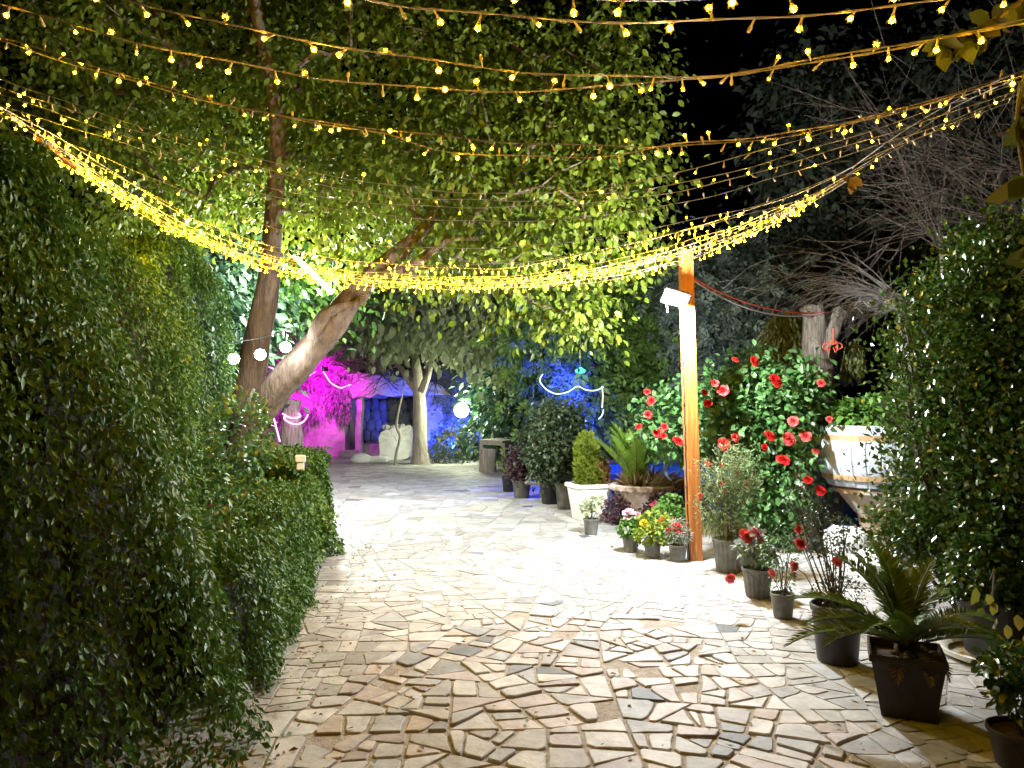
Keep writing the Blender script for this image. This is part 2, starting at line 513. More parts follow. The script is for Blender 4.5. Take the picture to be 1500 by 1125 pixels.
def build_paving():
    rng = random.Random(11)
    dom = [(-4.6, 1.2), (6.6, 1.2), (6.6, 9.9), (3.4, 9.6), (1.9, 10.4), (.5, 12.0), (.2, 14.0), (.6, 18), (1.5, 26), (-12, 26), (-12, 9), (-4.6, 9)]
    # convex pieces
    pieces = [[(-2.6, 1.2), (6.6, 1.2), (6.6, 6.2), (-2.6, 6.2)], [(-2.6, 6.2), (6.6, 6.2), (6.6, 9.3), (-2.6, 9.3)],
              [(-8, 9.3), (2.4, 9.3), (.9, 11.6), (.55, 14), (1.0, 19), (1.6, 25.2), (-8, 25.2)]]
    cells = []
    tgt = lambda x, y: 0.029 if y < 6 else (.042 if y < 9.3 else .10)
    def grid(x0, x1, y0, y1, st, jit):
        nx = max(1, round((x1 - x0) / st)); ny = max(1, round((y1 - y0) / st)); q = {}
        for i in range(nx + 1):
            for j in range(ny + 1):
                q[i, j] = (x0 + (x1 - x0) * i / nx + (rng.uniform(-jit, jit) if 0 < i < nx else 0), y0 + (y1 - y0) * j / ny + (rng.uniform(-jit, jit) if 0 < j < ny else 0))
        return [[q[i, j], q[i + 1, j], q[i + 1, j + 1], q[i, j + 1]] for i in range(nx) for j in range(ny)]
    coarse = grid(-2.6, 6.6, 1.2, 9.3, .85, .27)
    far = grid(-8, 3.7, 9.3, 25.2, 1.3, .4)
    for pc in coarse: bsp(pc, tgt, rng, cells)
    edge = lambda y: 3.4 if y < 11.6 else (2.2 if y < 16 else 1.9)
    for pc in far:
        if sum(p[0] for p in pc) / 4 < edge(sum(p[1] for p in pc) / 4): bsp(pc, tgt, rng, cells)
    stones = MB(); bed = MB()
    for poly in cells:
        cx = sum(p[0] for p in poly) / len(poly); cy = sum(p[1] for p in poly) / len(poly)
        if cx < -2.3 and cy < 8: continue
        a = zone_a(cx, cy)
        bz = .0205 if a else .0215
        bed.add([(x, y, bz) for x, y in poly], [tuple(range(len(poly)))], 0 if a else 1)
        if a:
            for i in range(len(poly)):     # step down at the edge of the pointed paving
                p, q = poly[i], poly[(i + 1) % len(poly)]
        if a and rng.random() < .03: continue
        gap = rng.uniform(.004, .013) if a else rng.uniform(.003, .007)
        ip = inset(poly, gap)
        if ip is None: continue
        # chip the corners and roughen the edges
        pts = []
        n = len(ip)
        for i in range(n):
            p, q = ip[i], ip[(i + 1) % n]
            l = sqrt((q[0] - p[0]) ** 2 + (q[1] - p[1]) ** 2)
            k = max(1, min(4, int(l / .09))) if cy < 10 else 1
            for j in range(k):
                u = j / k
                if j == 0:
                    u = min(.18, rng.uniform(.01, .045) / max(l, .02)) if rng.random() < .6 else 0.0
                    if u > 0:
                        pr = ip[i - 1]; l2 = max(.03, sqrt((pr[0] - p[0]) ** 2 + (pr[1] - p[1]) ** 2)); u2 = min(.18, rng.uniform(.01, .04) / l2)
                        pts.append((p[0] + (pr[0] - p[0]) * u2, p[1] + (pr[1] - p[1]) * u2))
                jit = .006 if a else .004
                pts.append((p[0] + (q[0] - p[0]) * u + (rng.uniform(-jit, jit) if j else 0), p[1] + (q[1] - p[1]) * u + (rng.uniform(-jit, jit) if j else 0)))
        n = len(pts)
        mx = sum(p[0] for p in pts) / n; my = sum(p[1] for p in pts) / n
        h = (.030 + rng.uniform(-.005, .006)) if a else (.026 + rng.uniform(-.0015, .003))
        tx, ty = (rng.gauss(0, .012), rng.gauss(0, .012)) if a else (rng.gauss(0, .003), rng.gauss(0, .003))
        b = .006 if a else .0035
        def zz(x, y, base): return base + (x - mx) * tx + (y - my) * ty
        V = []
        for ins, z in ((0, None), (0, h - b * .7), (b, h)):
            for x, y in pts:
                d = max(.02, sqrt((x - mx) ** 2 + (y - my) ** 2)); s = 1 - ins / d
                X, Y2 = mx + (x - mx) * s, my + (y - my) * s
                V.append((X, Y2, -.004 if z is None else zz(X, Y2, z)))
        F = []
        for r in range(2):
            for i in range(n):
                j = (i + 1) % n; F.append((r * n + i, r * n + j, (r + 1) * n + j, (r + 1) * n + i))
        F.append(tuple(range(2 * n, 3 * n)))
        u = rng.random()
        if a:
            mi = 0 if u < .36 else 1 if u < .58 else 2 if u < .84 else 3 if u < .945 else 5 if u < .985 else 4
        else:
            mi = 6 if u < .70 else 0 if u < .82 else 2 if u < .935 else 3 if u < .967 else 5 if u < .994 else 4
        stones.add(V, F, mi)
    mats = [stonemat("stone_cream", (.46, .455, .455)), stonemat("stone_pinkish", (.475, .432, .435)), stonemat("stone_light_grey", (.45, .455, .47)),
            stonemat("stone_blue_grey", (.34, .36, .385)), stonemat("stone_slate", (.15, .165, .19)), stonemat("stone_tan", (.43, .38, .34)), stonemat("stone_pale", (.41, .41, .405))]
    p = stones.build("paving", mats, smooth=False); tag(p, kind="structure")
    q = bed.build("paving_bed", [M_sand, M_grout], smooth=False); tag(q, kind="structure")
build_paving()

# ------------------------------------------------------------------ ivy hedges on the west side
def path_sampler(path):
    pts = np.array(path, float)
    seg = np.linalg.norm(np.diff(pts, axis=0), axis=1); cum = np.concatenate([[0], np.cumsum(seg)])
    def at(s):
        s = np.clip(s, 0, cum[-1] - 1e-6); i = np.clip(np.searchsorted(cum, s, side='right') - 1, 0, len(seg) - 1)
        u = ((s - cum[i]) / seg[i])[:, None]
        p = pts[i] * (1 - u) + pts[i + 1] * u
        d = (pts[i + 1] - pts[i]) / seg[i][:, None]
        return p, np.stack([d[:, 1], -d[:, 0]], 1)      # point, normal to the right of travel
    return at, cum[-1]

def ivy_face(name, path, ztop, n, size, mats, parent, seed, bulge=.16, depth=.10, zlo=0.02, foot=.0, topw=0.0, tmpl=RH, droop=.9, freq=1.6, fill=.35, width=1.0, lean=None):
    r = np.random.RandomState(seed); at, Ltot = path_sampler(path)
    s = r.uniform(0, Ltot, n); t = r.uniform(0, 1, n)
    p, nr = at(s)
    zt = ztop(s / Ltot)
    istop = r.uniform(0, 1, n) < (topw / (topw + 1.2) if topw else 0)
    z = zlo + t * (zt - zlo)
    P3 = np.stack([p[:, 0], p[:, 1], z], 1)
    b = fbm(P3, seed, freq); b2 = fbm(P3 * np.array([1, 1, .3]), seed + 5, freq * 3.6)
    off = b * bulge + b2 * bulge * .45 + foot * (1 - t) ** 2 - np.abs(r.normal(0, depth, n))
    if lean is not None: off = off - lean(s / Ltot) * t
    keep = (b2 + .6 * b > -1.0 + fill * 0) | (r.uniform(0, 1, n) < .5)
    pos = P3.copy(); pos[:, 0] += nr[:, 0] * off; pos[:, 1] += nr[:, 1] * off
    if topw:
        w = r.uniform(0, topw, n)
        if lean is not None: w = w + lean(s / Ltot)
        pos[istop, 0] = p[istop, 0] - nr[istop, 0] * w[istop]; pos[istop, 1] = p[istop, 1] - nr[istop, 1] * w[istop]
        pos[istop, 2] = (zt + fbm(pos, seed + 9, 3) * .07 + r.uniform(-.1, .06, n))[istop]
    N = np.stack([nr[:, 0], nr[:, 1], np.full(n, .35)], 1) + r.normal(0, .55, (n, 3))
    N[istop] = np.array([0, 0, 1.0]) + r.normal(0, .5, (int(istop.sum()), 3))
    L = np.stack([nr[:, 0] * .35, nr[:, 1] * .35, np.full(n, -droop)], 1) + r.normal(0, .55, (n, 3))
    sz = size * r.uniform(.6, 1.35, n)
    k = keep
    mi = None
    if isinstance(mats, list): mi = ((fbm(pos, seed + 20, .9) + r.normal(0, .5, n)) > .75).astype(int)[k]
    return leaf_cloud(name, pos[k], L[k], N[k], sz[k], tmpl, mats, parent, midx=mi, width=width)

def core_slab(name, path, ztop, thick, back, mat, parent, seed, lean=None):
    "rough backing mass behind the leaves"
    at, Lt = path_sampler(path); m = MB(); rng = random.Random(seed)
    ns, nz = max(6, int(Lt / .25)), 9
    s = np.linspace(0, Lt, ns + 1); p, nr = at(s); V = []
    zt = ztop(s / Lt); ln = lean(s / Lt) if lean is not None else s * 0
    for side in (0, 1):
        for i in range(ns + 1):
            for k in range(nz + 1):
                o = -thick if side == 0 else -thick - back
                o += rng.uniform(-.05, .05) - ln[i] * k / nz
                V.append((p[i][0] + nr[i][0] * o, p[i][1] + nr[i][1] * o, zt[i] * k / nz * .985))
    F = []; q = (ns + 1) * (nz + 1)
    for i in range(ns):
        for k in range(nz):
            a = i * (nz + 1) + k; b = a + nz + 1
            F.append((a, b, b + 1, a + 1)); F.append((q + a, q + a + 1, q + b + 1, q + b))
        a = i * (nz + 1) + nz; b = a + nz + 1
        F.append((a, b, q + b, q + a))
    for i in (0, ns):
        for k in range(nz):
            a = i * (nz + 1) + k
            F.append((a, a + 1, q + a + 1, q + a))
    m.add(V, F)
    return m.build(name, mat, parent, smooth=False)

# tall ivy hedge
HP = [(-2.75, 1.2), (-2.1, 2.05), (-1.66, 2.7), (-1.42, 3.3), (-1.42, 3.9), (-1.60, 4.4), (-1.95, 5.0), (-2.6, 6.4), (-3.25, 8.6)]
hl = lambda u: .85 - .65 * np.clip((u - .45) / .5, 0, 1)
hz = lambda u: 2.42 + .62 * u + .18 * np.sin(u * 9) + .10 * np.sin(u * 23 + 1)
th = thing("ivy_hedge", "tall dense wall of dark ivy leaves filling the shady side of the path", "hedge", (-2.3, 4.5, 0))
ivy_face("foliage", HP, hz, 100000, .046, [L_ivy, L_ivy2], th, 1, bulge=.15, depth=.10, topw=.5, foot=.16, width=.85, lean=hl)
core_slab("dark_core", HP, hz, .27, .5, M_core, th, 2, lean=hl)  # added dark core, fills the leaf gaps with shade

# low ivy-covered wall with its pillar at the far end
WP = [(-1.44, 4.0), (-1.54, 4.9), (-1.68, 5.9), (-1.90, 7.0), (-2.0, 7.35)]
wz = lambda u: .70 + .05 * np.sin(u * 14) + .05 * np.sin(u * 31) + .14 * u
tw = thing("garden_wall", "low garden wall smothered in ivy along the paving edge", "wall", (-1.5, 4.5, 0))
m = MB()
at_, L_ = path_sampler(WP)
ss = np.linspace(0, L_, 12); pp, nn = at_(ss); V = []
for i in range(12):
    for o, z in ((-.12, 0), (-.14, .55), (-.40, .55), (-.40, 0)):
        V.append((pp[i][0] + nn[i][0] * o, pp[i][1] + nn[i][1] * o, z))
F = [(i * 4 + k, (i + 1) * 4 + k, (i + 1) * 4 + (k + 1) % 4, i * 4 + (k + 1) % 4) for i in range(11) for k in range(4)] + [(0, 1, 2, 3), (47, 46, 45, 44)]
m.add(V, F); m.build("wall_body", M_mortar, tw, smooth=False)
ivy_face("foliage", WP, wz, 19000, .038, [L_ivy, L_ivy2], tw, 31, bulge=.12, depth=.08, topw=.42, foot=.10)
for (px, py, Y, s, rz) in ((388, 742, 6.2, (.24, .34, .07), .4), (330, 786, 4.95, (.16, .2, .06), .2)):
    c = P(px, py, Y); mm = MB(); mm.box(c, s, rz=rz, bev=.012); mm.box(c - Vector((0, 0, .2)), (s[0] * .7, s[1] * .7, .32), rz=rz, bev=.01)
    mm.build("cap_stone", M_marble_cap, tw)

tp = thing("ivy_pillar", "rounded ivy covered pillar ending the low wall at the paving", "pillar", (-2.36, 7.75, 0))
m = MB(); m.box((-2.36, 7.75, .52), (.62, .62, 1.04), bev=.05); m.build("pillar_body", M_mortar, tp)
r0 = np.random.RandomState(8); n = 26000
u = r0.uniform(0, 2 * pi, n); t = r0.uniform(0, 1, n) ** .8
zz = t * 1.2; rad = .46 + .06 * np.sin(u * 3 + zz * 4) + .05 * np.sin(u * 7 + zz * 9)
rad = rad * np.where(zz > 1.0, np.sqrt(np.clip(1 - ((zz - 1.0) / .21) ** 2, .02, 1)), 1) + .07 * (1 - t) ** 2
pos = np.stack([-2.37 + rad * np.cos(u) * .96, 7.72 + rad * np.sin(u), zz], 1)
rd = np.stack([np.cos(u), np.sin(u), np.where(zz > 1.0, .9, .2)], 1)
pos += -rd * np.abs(r0.normal(0, .05, n))[:, None] + rd * (fbm(pos, 3, 3) * .05)[:, None]
hole = (np.abs(pos[:, 0] + 2.60) < .20) & (pos[:, 1] < 7.75) & (np.abs(pos[:, 2] - .86) < .17)
kp = ~hole
leaf_cloud("foliage", pos[kp], (rd * .4 + np.array([0, 0, -.8]) + r0.normal(0, .5, (n, 3)))[kp], (rd + r0.normal(0, .5, (n, 3)))[kp], (.045 * r0.uniform(.6, 1.3, n))[kp], RH,
           [L_ivy, L_ivy2], tp, midx=((fbm(pos, 33, 1.1) + r0.normal(0, .5, n)) > .6).astype(int)[kp])
m = MB(); c = P(440, 672, 7.2); m.box(c, (.10, .10, .07), rz=.3, bev=.01); m.box(c - Vector((0, 0, .07)), (.075, .075, .08), rz=.3, bev=.01)
m.build("capital", M_marble_cap, tp)
m = MB(); c = P(381, 688, 7.55); m.box(c, (.14, .1, .17), rz=.2, bev=.012); m.box(c + Vector((.0, 0, .1)), (.2, .13, .04), rz=.2, bev=.008)
m.build("brick", M_brick, tp)

# dark upright post by the pillar, rose shrub and dead branch in the bed behind the low wall
m = MB(); b = G(352, 795); m.tube([(b.x + .02, 8.0, 0), (b.x + .02, 8.0, .8), (P(347, 620, 8.0))], [.075, .07, .07], 10, rough=.08)
tag(m.build("post", M_post_dark), "black weathered post between the tall hedge and the ivy pillar", "post")

def stems_to(name, base, tips, r, mat, parent, seed=0, sag=.06):
    rng = random.Random(seed); m = MB()
    for t in tips:
        t = Vector(t); b = Vector(base) + Vector((rng.uniform(-.02, .02), rng.uniform(-.02, .02), 0))
        mid = (b * .5 + t * .5) + Vector((rng.uniform(-sag, sag), rng.uniform(-sag, sag), rng.uniform(0, sag)))
        m.tube([b, mid, t], [r, r * .75, r * .35], 5)
    return m.build(name, mat, parent)

def shrub_leaves(ells, n, size, seed, shell=.55, droop=.3, up=.0, clump=0, cr=.1):
    "positions and directions of leaves in a union of ellipsoids (cx,cy,cz,rx,ry,rz)"
    r = np.random.RandomState(seed)
    E = np.array(ells, float); vol = E[:, 3] * E[:, 4] * E[:, 5]; w = vol ** .8; w /= w.sum()
    def pts(k):
        i = r.choice(len(E), k, p=w); d = unit(r.normal(size=(k, 3)))
        q = r.uniform(shell ** 3, 1, k) ** (1 / 3.)
        return E[i, :3] + d * q[:, None] * E[i, 3:6], d
    if clump:
        C, D = pts(clump)
        j = r.randint(0, clump, n); pos = C[j] + r.normal(0, cr, (n, 3)); d = D[j] * .6 + unit(r.normal(size=(n, 3))) * .6
    else: pos, d = pts(n)
    pos = pos + (fbm(pos, seed, 2.2) * .06)[:, None] * d
    L = d * .8 + r.normal(0, .5, (n, 3)); L[:, 2] += up - droop
    N = d * .5 + r.normal(0, .5, (n, 3)); N[:, 2] += .6
    return pos, L, N, size * r.uniform(.6, 1.3, n)

# flowers -------------------------------------------------------------
def rose_mesh(name, mat, seed, petals=24):
    r = random.Random(seed); V = []; F = []
    for k in range(petals):
        u = k / (petals - 1); az = k * 2.399 + r.uniform(-.2, .2); R0 = .10 + .62 * u; hgt = .62 - .30 * u; lean_ = .05 + .62 * u ** 1.6; half = 1.15 - .35 * u
        n0 = len(V)
        for i, a in enumerate((0, .4, .8, 1.0)):
            for j in range(5):
                q = (j - 2) / 2; th = az + q * half * (.55, .95, 1.0, .8)[i]
                rad = R0 * (.25 + .75 * a ** .6) + lean_ * a * a * .42 + (.10 * u if i == 3 else 0) - .05 * q * q
                z = -.25 + (hgt + .25) * a - .16 * q * q * a - (.22 * u * u if i == 3 else 0) + r.uniform(-.02, .02)
                V.append((rad * cos(th), rad * sin(th), z))
        for i in range(3):
            for j in range(4):
                p = n0 + i * 5 + j; F.append((p, p + 1, p + 6, p + 5))
    me = bpy.data.meshes.new(name); me.from_pydata(V, [], F); me.materials.append(mat); me.update()
    me.polygons.foreach_set("use_smooth", [True] * len(F))
    return me
def pom_mesh(name, mat, seed, n=46):
    r = np.random.RandomState(seed); d = unit(r.normal(size=(n, 3))); d[:, 2] = np.abs(d[:, 2]) * .9 - .1
    V = []; F = []; T, Fc = RH
    for k in range(n):
        L = d[k]; W = np.cross(L, (0, 0, 1.01)); W /= np.linalg.norm(W); N = np.cross(W, L); b = len(V)
        for t in T: V.append(tuple(L * (.25 + t[0] * .75) + W * t[1] * 1.2 + N * t[2]))
        F += [tuple(int(i) + b for i in f) for f in Fc]
    me = bpy.data.meshes.new(name); me.from_pydata(V, [], F); me.materials.append(mat); me.update()
    return me
ROSE = [rose_mesh("rose_bloom", F_red, s) for s in (1, 2, 3)]
ROSE_C = [rose_mesh("rose_bloom_coral", F_coral, s) for s in (4, 5)]
ROSE_P = rose_mesh("pink_bloom", F_pink, 6)
POM_P = pom_mesh("pale_pom", F_pale, 1); POM_Y = pom_mesh("yellow_pom", F_yellow, 2); POM_K = pom_mesh("pink_pom", F_pink, 3); POM_C = pom_mesh("coral_pom", F_coral, 4)
POM_O = pom_mesh("orange_pom", F_orange, 7); POM_R = pom_mesh("red_pom", F_red, 5)
def flower(me, c, size, parent, rot, name="flower", label=None):
    o = bpy.data.objects.new(name, me); COL.objects.link(o); o.parent = parent
    o.location = Vector(c) - root_of(parent); o.scale = (size, size, size); o.rotation_euler = rot
    if name == "flower":
        b0 = root_of(parent); c = Vector(c); b1 = Vector((b0.x + (c.x - b0.x) * .15, b0.y, b0.z + min(.25, (c.z - b0.z) * .5))); md = (b1 + c) / 2 + Vector(((c.x - b0.x) * .12, 0, abs(c.x - b0.x) * .35))
        sm = MB(); sm.tube([b1, md, c], [.004, .003, .0025], 5); sm.build("flower_stem", M_stem, parent)
    if label: o["label"] = label
    return o

for i, (x, y, h, lab, lm) in enumerate(((-2.45, 7.4, .9, "dark green bedding shrub farthest from the viewer, behind the ivy pillar", L_ivy2), (-2.0, 5.0, .85, "bushy bedding shrub nearest the viewer where the low wall starts", L_rose),
                                         (-2.2, 5.7, .9, "loose bedding shrub beside the dead branch", L_rose), (-2.15, 6.7, .8, "low bedding shrub next to the ivy pillar", L_ivy2))):
    t = thing("bedding_shrub", lab, "shrub", (x, y, 0), "shrubs in the bed behind the low wall")
    pos, L, N, sz = shrub_leaves([(x, y, h * .55, .34, .5, h * .5), (x + .1, y + .3, h * .5, .25, .4, h * .45), (x - .1, y - .2, h * .6, .25, .35, h * .5)], 3600, .05, 80 + i, clump=160, cr=.09)
    leaf_cloud("foliage", pos, L, N, sz, RH, [lm, L_yel], t, midx=(np.random.RandomState(i).uniform(0, 1, len(pos)) < .05).astype(int))
    stems_to("stem", (x, y, 0), [(x - .15, y - .3, h * .8), (x, y + .3, h * .9), (x + .1, y, h), (x + .15, y - .2, h * .7)], .01, M_stem, t, i)
# shrub with the coral rose beside the tall hedge
c = P(318, 690, 6.3)
t = thing("rose_shrub", "leafy shrub with one coral rose before the tall ivy hedge", "shrub", (c.x, 6.3, 0))
pos, L, N, sz = shrub_leaves([(c.x, 6.3, .55, .34, .35, .5), (c.x + .1, 6.6, 1.25, .28, .3, .45), (c.x - .1, 6.1, .95, .3, .3, .35)], 3600, .055, 5)
leaf_cloud("foliage", pos, L, N, sz, OV, [L_rose, L_yel], t, midx=(np.random.RandomState(2).uniform(0, 1, len(pos)) < .12).astype(int))
stems_to("stem", (c.x, 6.3, 0), [(c.x + .1, 6.6, 1.4), (c.x - .15, 6.1, 1.1), (c.x + .05, 6.2, .9), (c.x - .1, 6.4, 1.3)], .012, M_stem, t)
flower(ROSE_C[0], P(301, 736, 5.95), .055, t, (1.0, 0, .4))
b = G(268, 820); m = MB()
q = [Vector((-2.55, 5.75, 0)), Vector((-2.57, 5.72, .5)), P(272, 660, 5.7), P(287, 622, 5.7)]
m.tube(q, [.03, .028, .024, .008], 7, rough=.15); m.tube([P(275, 652, 5.7), P(268, 640, 5.68), P(272, 628, 5.66)], [.016, .012, .006], 6, rough=.2)
tag(m.build("dead_branch", M_bark_pale), "bleached dead branch standing upright against the ivy hedge", "branch")

# ------------------------------------------------------------------ trees
def grow(trunk_nodes, clumps, seed, r_tip=.008, k=.014, jit=.12, back=.75):
    "attach clump centres to the tree one after the other; returns list of (polyline, radii)"
    rng = random.Random(seed)
    nodes = [Vector(p) for p in trunk_nodes]; par = [-1] * len(nodes); cnt = [0] * len(nodes)
    order = sorted(clumps, key=lambda c: min((Vector(c) - q).length for q in nodes))
    first = len(nodes)
    for c in order:
        c = Vector(c); best = None
        for i, q in enumerate(nodes):
            d = (c - q).length * (1.0 if i < first else 1.15)
            if best is None or d < best[0]: best = (d, i)
        nodes.append(c); par.append(best[1]); cnt.append(0)
    for i in range(len(nodes) - 1, first - 1, -1):
        cnt[i] += 1
        if par[i] >= first: cnt[par[i]] += cnt[i]
    out = []
    for i in range(first, len(nodes)):
        a = nodes[par[i]]; b = nodes[i]; d = b - a
        ra = r_tip + k * sqrt(cnt[i]); rb = r_tip + k * sqrt(max(0, cnt[i] - 1)) * back
        m1 = a + d * .33 + Vector((rng.gauss(0, jit), rng.gauss(0, jit), rng.gauss(0, jit) + .04)) * d.length * .4
        m2 = a + d * .68 + Vector((rng.gauss(0, jit), rng.gauss(0, jit), rng.gauss(0, jit) + .03)) * d.length * .4
        out.append(([a, m1, m2, b], [ra, ra * .85 + rb * .15, ra * .4 + rb * .6, rb]))
    return out

def clump_centres(ells, n, seed, mind=.25, shell=.25):
    r = np.random.RandomState(seed); E = np.array(ells, float)
    w = (E[:, 3] * E[:, 4] * E[:, 5]) ** .85; w /= w.sum(); C = []
    tries = 0
    while len(C) < n and tries < n * 30:
        tries += 1
        e = E[r.choice(len(E), p=w)]; d = r.normal(size=3); d /= np.linalg.norm(d)
        p = e[:3] + d * e[3:6] * (r.uniform(shell ** 3, 1) ** (1 / 3.))
        if all(np.linalg.norm(p - q) > mind for q in C): C.append(p)
    return C

def clump_leaves(C, per, rad, size, seed, droop=.7, flat=.6, nup=.7, srand=(.4, 1.4)):
    r = np.random.RandomState(seed); C = np.array(C)
    cnt = r.poisson(per, len(C)); j = np.repeat(np.arange(len(C)), cnt); n = len(j)
    q = r.normal(0, 1, (n, 3)) * np.array([rad, rad, rad * flat])
    cs = r.uniform(.65, 1.25, len(C))[j][:, None]
    pos = C[j] + q * cs
    d = unit(q)
    L = d * .7 + r.normal(0, .45, (n, 3)); L[:, 2] -= droop
    N = r.normal(0, .55, (n, 3)); N[:, 2] += nup
    return pos, L, N, size * r.uniform(*srand, n)

def pe(px, py, d, rx, ry, rd):
    "ellipsoid from its picture centre and half sizes at depth d"
    c = P(px, py, d); return (c.x, c.y, c.z, rx * d / FPX, rd, ry * d / FPX)

# big mulberry leaning over the path: two trunks from one base
T1 = [P(a, b, d) for a, b, d in ((346, 800, 9.4), (350, 700, 9.4), (354, 640, 9.4), (362, 575, 9.4), (376, 500, 9.3), (392, 425, 9.2), (399, 350, 9.1), (404, 270, 9.0), (406, 195, 8.8), (398, 120, 8.6), (382, 50, 8.4), (366, -40, 8.2))]
T1[0].z = -.05
R1 = [.27, .24, .21, .19, .165, .135, .115, .10, .088, .078, .068, .058]
T2 = [P(a, b, d) for a, b, d in ((356, 660, 9.35), (372, 615, 9.2), (412, 562, 9.1), (450, 522, 9.0), (482, 482, 8.9), (510, 440, 8.85), (540, 408, 8.8), (575, 378, 8.8), (612, 345, 8.9), (640, 305, 9.0), (668, 255, 9.1), (700, 190, 9.1))]
R2 = [.15, .185, .185, .175, .17, .145, .125, .10, .08, .07, .055, .045]
t = thing("mulberry_tree", "large forked tree with pale brown trunks leaning over the path", "tree", (T1[0].x, T1[0].y, 0))
m = MB()
def smoothpath(pts, rad, k=4):
    pts = [Vector(p) for p in pts]; o = []; ro = []
    for i in range(len(pts) - 1):
        p0 = pts[max(i - 1, 0)]; p1 = pts[i]; p2 = pts[i + 1]; p3 = pts[min(i + 2, len(pts) - 1)]
        for j in range(k):
            u = j / k
            o.append(.5 * ((2 * p1) + (p2 - p0) * u + (2 * p0 - 5 * p1 + 4 * p2 - p3) * u * u + (3 * p1 - p0 - 3 * p2 + p3) * u ** 3))
            ro.append(rad[i] + (rad[i + 1] - rad[i]) * u)
    o.append(pts[-1]); ro.append(rad[-1]); return o, ro
a, b = smoothpath(T1, R1); m.tube(a, b, 22, rough=.09, seed=1)
a, b = smoothpath(T2, R2); m.tube(a, b, 22, rough=.10, seed=2)
m.build("trunk", M_bark, t)
m = MB(); a, b = smoothpath([P(x, y, d) for x, y, d in ((462, 500, 8.9), (466, 478, 8.75), (478, 459, 8.7), (497, 450, 8.7), (520, 446, 8.72), (538, 430, 8.8))], [.11, .085, .07, .06, .055, .05]); m.tube(a, b, 12, rough=.08, seed=3)
m.build("branch", M_bark, t)
m = MB(); a, b = smoothpath([P(x, y, d) for x, y, d in ((540, 408, 8.8), (575, 400, 8.7), (612, 385, 8.7), (655, 352, 8.6), (700, 350, 8.5))], [.09, .075, .055, .04, .02]); m.tube(a, b, 10, rough=.08, seed=4)
m.build("branch", M_bark, t)
m = MB(); a, b = smoothpath([P(x, y, d) for x, y, d in ((352, 640, 9.3), (362, 600, 9.1), (372, 570, 9.0))], [.10, .07, .015]); m.tube(a, b, 10, rough=.15, seed=5)
m.build("branch", M_bark_pale, t)
CR = [pe(90, 60, 8.6, 210, 170, 1.6), pe(300, 120, 10.2, 230, 210, 1.5), pe(560, 90, 9.6, 260, 190, 1.7), pe(800, 120, 9.2, 190, 190, 1.5),
      pe(640, 270, 9.6, 260, 120, 1.5), pe(850, 290, 9.3, 120, 110, 1.1), pe(540, 310, 10.4, 180, 75, 1.0), pe(760, 390, 9.0, 190, 55, .9), pe(850, 460, 8.9, 85, 48, .45), pe(180, 250, 9.8, 140, 110, 1.0), pe(920, 230, 8.9, 75, 90, .8)]
C = clump_centres(CR, 330, 21, .28)
m = MB()
tr_nodes = smoothpath(T1, R1, 2)[0][12:] + smoothpath(T2, R2, 2)[0][12:]
for pl, rd in grow(tr_nodes, C, 5, .006, .0085):
    m.tube(pl, rd, 6, cap=False)
m.build("limbs", M_bark, t)
pos, L, N, sz = clump_leaves(C, 205, .32, .092, 6, droop=.8, flat=.75)
leaf_cloud("crown", pos, L, N, sz, OV, L_mul, t)

# small tree before the grotto
b = G(617, 681); d = b.y
t = thing("small_tree", "slim grey trunked tree with pale drooping leaves before the grotto", "tree", b)
m = MB()
TT = [(b.x, d, -.03)] + [P(x, y, d) for x, y in ((616, 660), (615, 620), (614, 585), (612, 560), (608, 520), (604, 480))]
a, q = smoothpath(TT, [.30, .22, .19, .18, .16, .10, .05], 3); m.tube(a, q, 14, rough=.06, seed=7); n1 = a
a, q = smoothpath([P(x, y, d) for x, y in ((613, 575), (600, 558), (588, 540), (570, 520), (556, 500))], [.12, .10, .08, .06, .04], 3); m.tube(a, q, 10, rough=.06, seed=8); n2 = a
a, q = smoothpath([P(x, y, d - .4) for x, y in ((617, 575), (626, 550), (632, 525), (636, 495), (650, 465))], [.13, .10, .08, .06, .03], 3); m.tube(a, q, 10, rough=.06, seed=9); n3 = a
m.build("trunk", M_bark_pale, t)
E = [pe(610, 455, d - 1, 95, 50, 2.0), pe(690, 455, d - 1, 85, 55, 2.0), pe(560, 465, d - .5, 55, 40, 1.6), pe(735, 490, d - 1.5, 42, 48, 1.5), pe(640, 420, d, 120, 40, 2)]
C = clump_centres(E, 150, 3, .45)
m = MB()
for pl, rd in grow(n1[-8:] + n2[4:] + n3[4:], C, 6, .010, .014): m.tube(pl, rd, 5, cap=False)
m.build("limbs", M_bark_pale, t)
pos, L, N, sz = clump_leaves(C, 95, .42, .24, 7, droop=1.0, flat=.8)
leaf_cloud("crown", pos, L, N, sz, OV, L_small, t)

